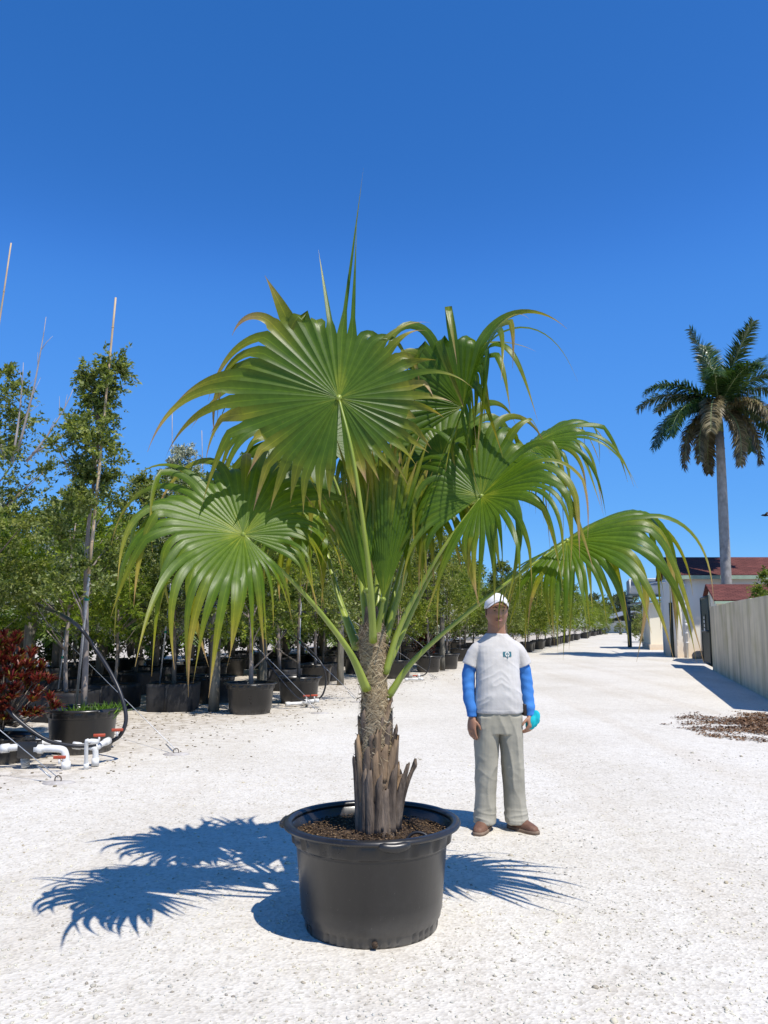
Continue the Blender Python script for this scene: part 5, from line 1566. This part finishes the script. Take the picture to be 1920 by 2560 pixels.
def shingles():
    m, nt, b = new_mat('red_shingles')
    br = nt.nodes.new('ShaderNodeTexBrick')
    v = mapped(nt, (1, 1, 1))
    nt.links.new(v, br.inputs['Vector'])
    br.inputs['Scale'].default_value = 1.0; br.inputs['Brick Width'].default_value = 0.3; br.inputs['Row Height'].default_value = 0.13
    br.inputs['Mortar Size'].default_value = 0.012
    br.inputs['Color1'].default_value = (0.17, 0.066, 0.054, 1); br.inputs['Color2'].default_value = (0.115, 0.046, 0.040, 1); br.inputs['Mortar'].default_value = (0.07, 0.026, 0.022, 1)
    n = noise_tex(nt, 1.5, 5)
    nt.links.new(mixc(nt, 0.8, br.outputs[0], ramp(nt, n, [(0.3, (0.7, 0.7, 0.7)), (0.7, (1.15, 1.1, 1.1))]), 'MULTIPLY'), b.inputs['Base Color'])
    b.inputs['Roughness'].default_value = 0.95; b.inputs['Specular IOR Level'].default_value = 0.1
    return m
M['shingles'] = shingles()

def prism(mb, foot, z0, z1):
    n = len(foot)
    mb.add([(x, y, z0) for x, y in foot] + [(x, y, z1) for x, y in foot], [tuple(reversed(range(n))), tuple(range(n, 2 * n))] + [(i, (i + 1) % n, n + (i + 1) % n, n + i) for i in range(n)])
    return mb
def slab(mb, q, th):
    q = [Vector(p) for p in q]
    nn = (q[1] - q[0]).cross(q[3] - q[0]).normalized() * th
    mb.add(list(q) + [p + nn for p in q], [(3, 2, 1, 0), (4, 5, 6, 7), (0, 1, 5, 4), (1, 2, 6, 5), (2, 3, 7, 6), (3, 0, 4, 7)])
    return mb

# concrete wall along the drive
wd = Vector((0.297, 1.0, 0)).normalized(); wn_ = Vector((wd.y, -wd.x, 0))
W0 = Vector((6.74, 13.4, 0)); W1 = Vector((10.40, 25.75, 0))
cw_ = empty('concrete_wall', W0, 0, 'stained grey concrete yard wall with dark vertical streaks', 'wall')
npan = 3
for i in range(npan):
    a = W0.lerp(W1, i / npan); b_ = W0.lerp(W1, (i + 1) / npan) - wd * 0.012
    mb = MB(); hh = 2.0 + 0.01 * math.sin(i * 2.1)
    prism(mb, [tuple((p - W0)[:2]) for p in (a, b_, b_ + wn_ * 0.2, a + wn_ * 0.2)], -0.05, hh)
    mb.build('wall_panel', M['concrete_wall'], cw_, False, 0.012)
# gate leaf closing the gap
gt = empty('yard_gate', W1, 0, 'dark green metal yard gate between concrete wall and white building', 'gate')
G1 = Vector((11.15, 28.3, 0)); gd = (G1 - W1); gl = gd.length; gd.normalize()
def gpt(s, z, o=0.0): p = gd * s + Vector((gd.y, -gd.x, 0)) * o; return Vector((p.x, p.y, z))
for pts in ([gpt(0.06, 0.12), gpt(0.06, 2.34)], [gpt(gl, 0.12), gpt(gl, 2.34)], [gpt(0.06, 0.14), gpt(gl, 0.14)], [gpt(0.06, 2.32), gpt(gl, 2.32)], [gpt(0.06, 1.2), gpt(gl, 1.2)]):
    mb = MB(); mb.tube(pts, 0.045, 8); mb.build('gate_frame', M['dark_green'], gt)
for i in range(9):
    mb = MB(); s = 0.06 + (gl - 0.06) * (i + 0.5) / 9
    prism(mb, [tuple(gpt(s + e, 0, o_)[:2]) for e, o_ in ((-0.135, -0.012), (0.135, -0.012), (0.135, 0.012), (-0.135, 0.012))], 0.14, 2.30)
    mb.build('gate_board', M['dark_green'], gt, False)
sg = MB(); slab(sg, [gpt(1.2, 1.15, -0.03), gpt(1.75, 1.15, -0.03), gpt(1.75, 1.75, -0.03), gpt(1.2, 1.75, -0.03)], 0.01)
sgo = sg.build('notice_plate', M['dark_green'], gt, False)
for k in range(4):
    mb = MB(); z = 1.22 + 0.13 * k
    slab(mb, [gpt(1.28, z, -0.046), gpt(1.66 - 0.08 * (k % 2), z, -0.046), gpt(1.66 - 0.08 * (k % 2), z + 0.08, -0.046), gpt(1.28, z + 0.08, -0.046)], 0.004); mb.build('notice_line', M['pvc'], sgo, False)

# gatehouse with small red roof
gh = empty('gatehouse', (11.9, 29.0, 0), 0, 'small cream gatehouse with red shingle roof behind the concrete wall', 'building')
O = Vector((11.9, 29.0, 0))
def rel(*p): return Vector(p) - O
mb = MB(); prism(mb, [tuple(rel(*p, 0)[:2]) for p in ((12.05, 29.2), (17.0, 29.2), (18.0, 32.8), (13.1, 32.8))], 0, 2.25); mb.build('wall', M['cream_wall'], gh, False)
gab = [rel(12.05, 29.2, 2.25), rel(13.1, 32.8, 2.25), rel(12.57, 31.0, 2.84)]
mb = MB(); mb.add(gab + [p + Vector((0.15, 0, 0)) for p in gab], [(0, 1, 2), (5, 4, 3), (0, 2, 5, 3), (1, 4, 5, 2), (0, 3, 4, 1)]); mb.build('gable', M['cream_wall'], gh, False)
mb = MB(); slab(mb, [rel(11.85, 28.9, 2.24), rel(17.2, 28.9, 2.24), rel(17.7, 31.0, 2.90), rel(12.42, 31.0, 2.90)], 0.06); mb.build('roof_front', M['shingles'], gh, False)
mb = MB(); slab(mb, [rel(12.42, 31.0, 2.90), rel(17.7, 31.0, 2.90), rel(18.2, 33.1, 2.24), rel(13.05, 33.1, 2.24)], 0.06); mb.build('roof_back', M['shingles'], gh, False)
mb = MB(); prism(mb, [tuple(rel(*p, 0)[:2]) for p in ((11.86, 28.86), (17.2, 28.86), (17.2, 28.895), (11.86, 28.895))], 2.16, 2.25); mb.build('fascia', M['green_trim'], gh, False)

# big white building
O = Vector((12.55, 34.7, 0))
wb = empty('white_building', O, 0, 'large white building with long red shingle roof and green eaves', 'building')
mb = MB(); prism(mb, [tuple(rel(*p, 0)[:2]) for p in ((12.55, 34.7), (25, 34.7), (25, 36.2), (12.55, 36.2))], 0, 3.40); mb.build('front_wing', M['white_wall'], wb, False)
mb = MB(); prism(mb, [tuple(rel(*p, 0)[:2]) for p in ((12.75, 36.2), (25, 36.2), (25.8, 39.2), (13.5, 39.2))], 0, 3.45); mb.build('rear_wing', M['white_wall'], wb, False)
gab = [rel(12.62, 34.75, 3.41), rel(13.75, 39.6, 3.41), rel(13.0, 37.2, 4.36)]
mb = MB(); mb.add(gab + [p + Vector((0.2, 0, 0)) for p in gab], [(0, 1, 2), (5, 4, 3), (0, 2, 5, 3), (1, 4, 5, 2), (0, 3, 4, 1)]); mb.build('gable', M['green_trim'], wb, False)
mb = MB(); slab(mb, [rel(12.30, 34.45, 3.46), rel(25.2, 34.45, 3.46), rel(25.9, 37.2, 4.44), rel(12.85, 37.2, 4.44)], 0.07); mb.build('roof_front', M['shingles'], wb, False)
mb = MB(); slab(mb, [rel(12.85, 37.2, 4.44), rel(25.9, 37.2, 4.44), rel(26.4, 39.9, 3.46), rel(13.5, 39.9, 3.46)], 0.07); mb.build('roof_back', M['shingles'], wb, False)
mb = MB(); prism(mb, [tuple(rel(*p, 0)[:2]) for p in ((12.32, 34.38), (25.2, 34.38), (25.2, 34.43), (12.32, 34.43))], 3.34, 3.50); mb.build('fascia', M['green_trim'], wb, False)
mb = MB(); prism(mb, [tuple(rel(*p, 0)[:2]) for p in ((12.50, 35.05), (12.56, 35.05), (12.56, 35.35), (12.50, 35.35))], 0.02, 2.35); mb.build('door', M['dark_green'], wb, False)
mb = MB(); mb.tube([rel(12.95, 34.62, 0), rel(12.95, 34.62, 3.28)], 0.045, 8); pp = mb.build('downpipe', M['pvc'], wb)
for z in (0.6, 1.0, 1.25, 1.5, 2.3, 2.9):
    mb = MB(); mb.tube([rel(12.95, 34.62, z), rel(12.95, 34.62, z + 0.07)], 0.068, 8); mb.build('coupling', M['pvc'], pp)
mb = MB(); mb.box(tuple(rel(12.95, 34.60, 1.38)), (0.12, 0.10, 0.18)); mb.build('pipe_valve', M['pvc'], pp)
mb = MB(); mb.tube([rel(12.95, 34.62, 3.26), rel(12.3, 36.5, 3.30), rel(13.3, 42.0, 3.34)], 0.035, 6); mb.build('roof_pipe', M['pvc'], wb)
mb = MB(); rg = [[Vector((0.30 * s_ * math.cos(q) * (1 + .15 * math.sin(3 * q)), 0.22 * s_ * math.sin(q), z)) for q in np.linspace(0, 2 * math.pi, 13)[:-1]] for z, s_ in ((0, 1), (0.15, 1.05), (0.27, 0.8), (0.32, 0.4))]
mb.loft(rg); so_ = mb.build('boulder', M['tan_stone']); so_.location = (13.2, 33.9, 0)
tag(so_, 'tan boulder at the foot of the white building', 'boulder')

# lean-to beyond with raised grey platform
O = Vector((14.74, 44.8, 0))
lt = empty('lean_to', O, 0, 'low cream lean-to shed beyond the white building', 'building')
mb = MB(); prism(mb, [tuple(rel(*p, 0)[:2]) for p in ((14.74, 44.8), (17.5, 44.8), (18.6, 49.6), (15.9, 49.6))], 0.30, 2.6); mb.build('wall', M['cream_wall'], lt, False)
mb = MB(); prism(mb, [tuple(rel(*p, 0)[:2]) for p in ((14.66, 44.72), (17.5, 44.72), (18.6, 49.6), (15.8, 49.6))], 0, 0.30); mb.build('plinth', M['white_wall'], lt, False)
mb = MB(); slab(mb, [rel(14.2, 44.4, 2.58), rel(17.7, 44.4, 3.05), rel(18.8, 49.9, 3.05), rel(15.3, 49.9, 2.58)], 0.08); mb.build('roof', M['grey_sheet'], lt, False)
O = Vector((14.3, 47.0, 0))
pl = empty('raised_platform', O, 0, 'grey sheeted raised platform with white pipe rail and teal column', 'platform')
mb = MB(); prism(mb, [tuple(rel(*p, 0)[:2]) for p in ((14.2, 46.6), (18, 46.6), (18.6, 49), (14.8, 49))], 3.15, 3.95); mb.build('sheeting', M['grey_sheet'], pl, False)
mb = MB(); prism(mb, [tuple(rel(*p, 0)[:2]) for p in ((14.15, 46.5), (18, 46.5), (18.7, 49.1), (14.75, 49.1))], 3.05, 3.14); mb.build('deck', M['teal_steel'], pl, False)
mb = MB(); mb.tube([rel(14.95, 49.3, 0), rel(14.95, 49.3, 3.1)], 0.13, 8); mb.build('column', M['teal_steel'], pl)
mb = MB(); mb.tube([rel(14.2, 46.5, 3.97), rel(18, 46.5, 4.05)], 0.05, 6); mb.tube([rel(14.25, 46.5, 3.2), rel(14.25, 46.5, 4.0)], 0.05, 6); mb.build('rail', M['pvc'], pl)
for z in (2.75, 2.45, 2.95):
    mb = MB(); mb.tube([rel(14.35, 46.5, z), rel(14.05, 46.5, z)], 0.09, 8); mb.build('floodlight', M['teal_steel'], pl)

# ------------------------------------------------------------------ royal palm
RX, RY = 14.45, 33.95
rp = empty('royal_palm', (RX, RY, 0), 0, 'tall royal palm with smooth grey trunk rising over the red roofs', 'palm')
M['royal_trunk'] = simple('royal_trunk', (0.38, 0.36, 0.33), (0.24, 0.23, 0.21), 3, 0.85, 0.15, 0.3, 20, stretch=(2, 2, 1.2))
M['crownshaft'] = simple('crownshaft', (0.20, 0.26, 0.10), (0.15, 0.19, 0.08), 4, 0.5, 0.3, stretch=(4, 4, 0.5))
ct = at(1552, 880, RY); zc = ct.z; lx = ct.x - RX
zs = np.linspace(0, zc - 1.1, 14)
mb = MB(); mb.tube([Vector((lx * (z / zc), 0, z)) for z in zs], [0.27, 0.25, 0.235, 0.225, 0.22, 0.215, 0.215, 0.21, 0.21, 0.205, 0.20, 0.19, 0.18, 0.165], 14); mb.build('trunk', M['royal_trunk'], rp)
for z in np.linspace(2.5, zc - 1.4, 16):
    mb = MB(); c_ = Vector((lx * z / zc, 0, z)); mb.tube([c_, c_ + Vector((0, 0, 0.03))], 0.222 - 0.003 * z, 14, False); mb.build('trunk_ring', M['royal_trunk'], rp)
mb = MB(); mb.tube([Vector((lx, 0, zc - 1.12)), Vector((lx, 0, zc - 0.7)), Vector((lx, 0, zc + 0.3))], [0.16, 0.15, 0.07], 12); mb.build('crownshaft', M['crownshaft'], rp)
RF = {'up': pinnate_mesh('royal_up', 3.7, 210, 0.78, 0.16, 401, True, 1.25, 0.05, 0.25), 'out': pinnate_mesh('royal_out', 3.7, 210, 0.78, 0.42, 402, True, 0.75, 0.05, 0.45),
      'low': pinnate_mesh('royal_low', 3.7, 210, 0.74, 0.66, 403, True, 0.35, 0.05, 0.7), 'hang': pinnate_mesh('royal_hang', 3.3, 200, 0.60, 1.1, 404, True, 0.0, 0.05, 0.9)}
for kind, az, ty in (('up', 165, -8), ('up', 80, 4), ('up', 300, 8), ('up', 20, 25), ('out', 185, 0), ('out', 8, 0), ('out', 245, 0), ('out', 120, 0), ('out', 330, -6), ('low', 205, 0), ('low', 350, 0), ('low', 150, 0), ('low', 40, 0), ('low', 300, 4),
                     ('hang', 195, 0), ('hang', 215, 6), ('hang', 285, 15), ('hang', 335, 8), ('hang', 350, 5), ('hang', 90, 10), ('hang', 140, 5), ('out', 160, 6), ('out', 35, 4), ('low', 180, 4), ('low', 10, 4), ('low', 240, 2), ('out', 280, -4)):
    me, st = RF[kind]
    f = link('frond_stalk', st, M['crownshaft'], rp); f.location = (lx, 0, zc + (0.1 if kind == 'up' else -0.1))
    f.rotation_euler = (0, R_(ty), R_(az))
    lf = link('frond_leaflets', me.copy() if kind == 'hang' else me, None, f)
    if not lf.data.materials: lf.data.materials.append(M['palm_old' if kind == 'hang' else 'palm_pinnate'])
    if kind == 'low' and az in (300, 240):
        lf.data = me.copy(); lf.data.materials.clear(); lf.data.materials.append(M['palm_old'])

# ------------------------------------------------------------------ plants and far things on the right
tree_kind('hedge', 'leaf_green', 'bark', 120, 0.2, 2.4, 1.1, 60, 110, 0.085, pf_oval, r0=0.05, clump=0.34, zb=0.0) if False else None
cm, cc = crown_mesh('wall_bush_crown', 120, 0.9, 2.05, 0.95, 60, 120, 0.085, pf_oval)
TREES['wallbush'] = (trunk_mesh('wall_bush_trunk', cc, 0.9, 2.05, 5, r0=0.05, zb=0.0), cm, 'leaf_green', 'bark')
place_tree('wallbush', (10.85, 21.9, 0), 'round green tree showing over the top of the concrete wall', None, 1.02, 0.3, name='garden_tree')
cm, cc = crown_mesh('far_bush_crown', 121, 0.05, 1.9, 0.95, 45, 80, 0.10, pf_oval)
TREES['farhedge'] = (trunk_mesh('far_bush_trunk', cc, 0.05, 1.9, 6, r0=0.03, zb=0.0), cm, 'leaf_olive', 'bark')
place_tree('farhedge', (19.3, 60.5, 0), 'dense rounded hedge bush beside the lean-to shed', None, 1.0, 0, name='hedge_bush', cat='bush')
place_tree('farhedge', (20.8, 64.5, 0), 'hedge bush tucked behind the rounded one beside the shed', None, 1.15, 2, name='hedge_bush', cat='bush')
cm, cc = crown_mesh('far_tree_crown', 122, 1.2, 4.6, 2.9, 70, 75, 0.30, pf_oval)
TREES['fartree'] = (trunk_mesh('far_tree_trunk', cc, 1.2, 4.6, 7, r0=0.12, zb=0.0, lean=0.1), cm, 'leaf_far', 'bark')
rd = random.Random(88)
for i in range(20):
    x = 26 + i * 3.4 + rd.uniform(-1, 1); y = 150 + rd.uniform(-10, 12)
    place_tree('fartree', (x, y, 0), 'grey green tree in the distant tree line at the end of the drive', 'distant tree line', rd.uniform(0.85, 1.2), rd.uniform(0, 6), name='far_tree')
for i in range(9):
    place_tree('farhedge', (26.0 + i * 1.25, 103 + rd.uniform(-1, 1), 0), 'small dark plant in the line across the end of the drive', 'plants across the end of the drive', rd.uniform(0.55, 0.8), rd.uniform(0, 6), name='potted_plant', cat='plant')
# far open pavilion
O = Vector((35.5, 118, 0))
pv = empty('pavilion', O, 0, 'low open gabled pavilion at the far end of the drive', 'building')
ap = (0.3, 0, 3.05)
mb = MB(); slab(mb, [Vector((-4.4, -3, 1.62)), Vector((0.3, -3, 3.05)), Vector((0.3, 4, 3.05)), Vector((-4.4, 4, 1.62))], 0.12); mb.build('roof_slope', M['grey_sheet'], pv, False)
mb = MB(); slab(mb, [Vector((0.3, -3, 3.05)), Vector((5.0, -3, 1.75)), Vector((5.0, 4, 1.75)), Vector((0.3, 4, 3.05))], 0.12); mb.build('roof_slope', M['grey_sheet'], pv, False)
for x, h in ((-4, 1.65), (-1.8, 2.3), (0.3, 2.95), (2.5, 2.35), (4.6, 1.8)):
    for y in (-2.7, 3.7):
        mb = MB(); mb.tube([Vector((x, y, 0)), Vector((x, y, h))], 0.08, 6); mb.build('post', M['wood_post'], pv)
mb = MB(); mb.add([(-4.2, 3.9, 0), (4.8, 3.9, 0), (4.8, 3.9, 1.75), (0.3, 3.9, 2.95), (-4.2, 3.9, 1.6)], [(0, 1, 2, 3, 4)]); mb.build('back_wall', M['teal_steel'], pv, False)
mb = MB(); mb.box((-1.8, 0, 0.75), (3.2, 1.8, 1.5)); mb.box((-1.2, 0, 1.62), (1.8, 1.6, 0.3))
o = mb.build('parked_van', M['pvc'], None, False, 0.1); o.location = O
tag(o, 'pale van parked under the far pavilion', 'van')
# bird passing the royal palm
bpos = at(1653, 1113, 40)
bd = empty('bird', bpos, R_(-20), 'small dark bird flying past the royal palm', 'bird')
mb = MB(); mb.tube([Vector((-0.20, 0, 0)), Vector((-0.12, 0, 0.01)), Vector((0, 0, 0)), Vector((0.12, 0, -0.01)), Vector((0.26, 0, 0.01))], [0.008, 0.045, 0.06, 0.04, 0.012], 8); mb.build('body', M['hair'], bd)
for s in (-1, 1):
    mb = MB(); slab(mb, [Vector((-0.06, s * 0.03, 0.02)), Vector((0.09, s * 0.03, 0.02)), Vector((0.12, s * 0.42, 0.10)), Vector((0.02, s * 0.48, 0.10))], 0.008); mb.build('wing', M['hair'], bd, False)
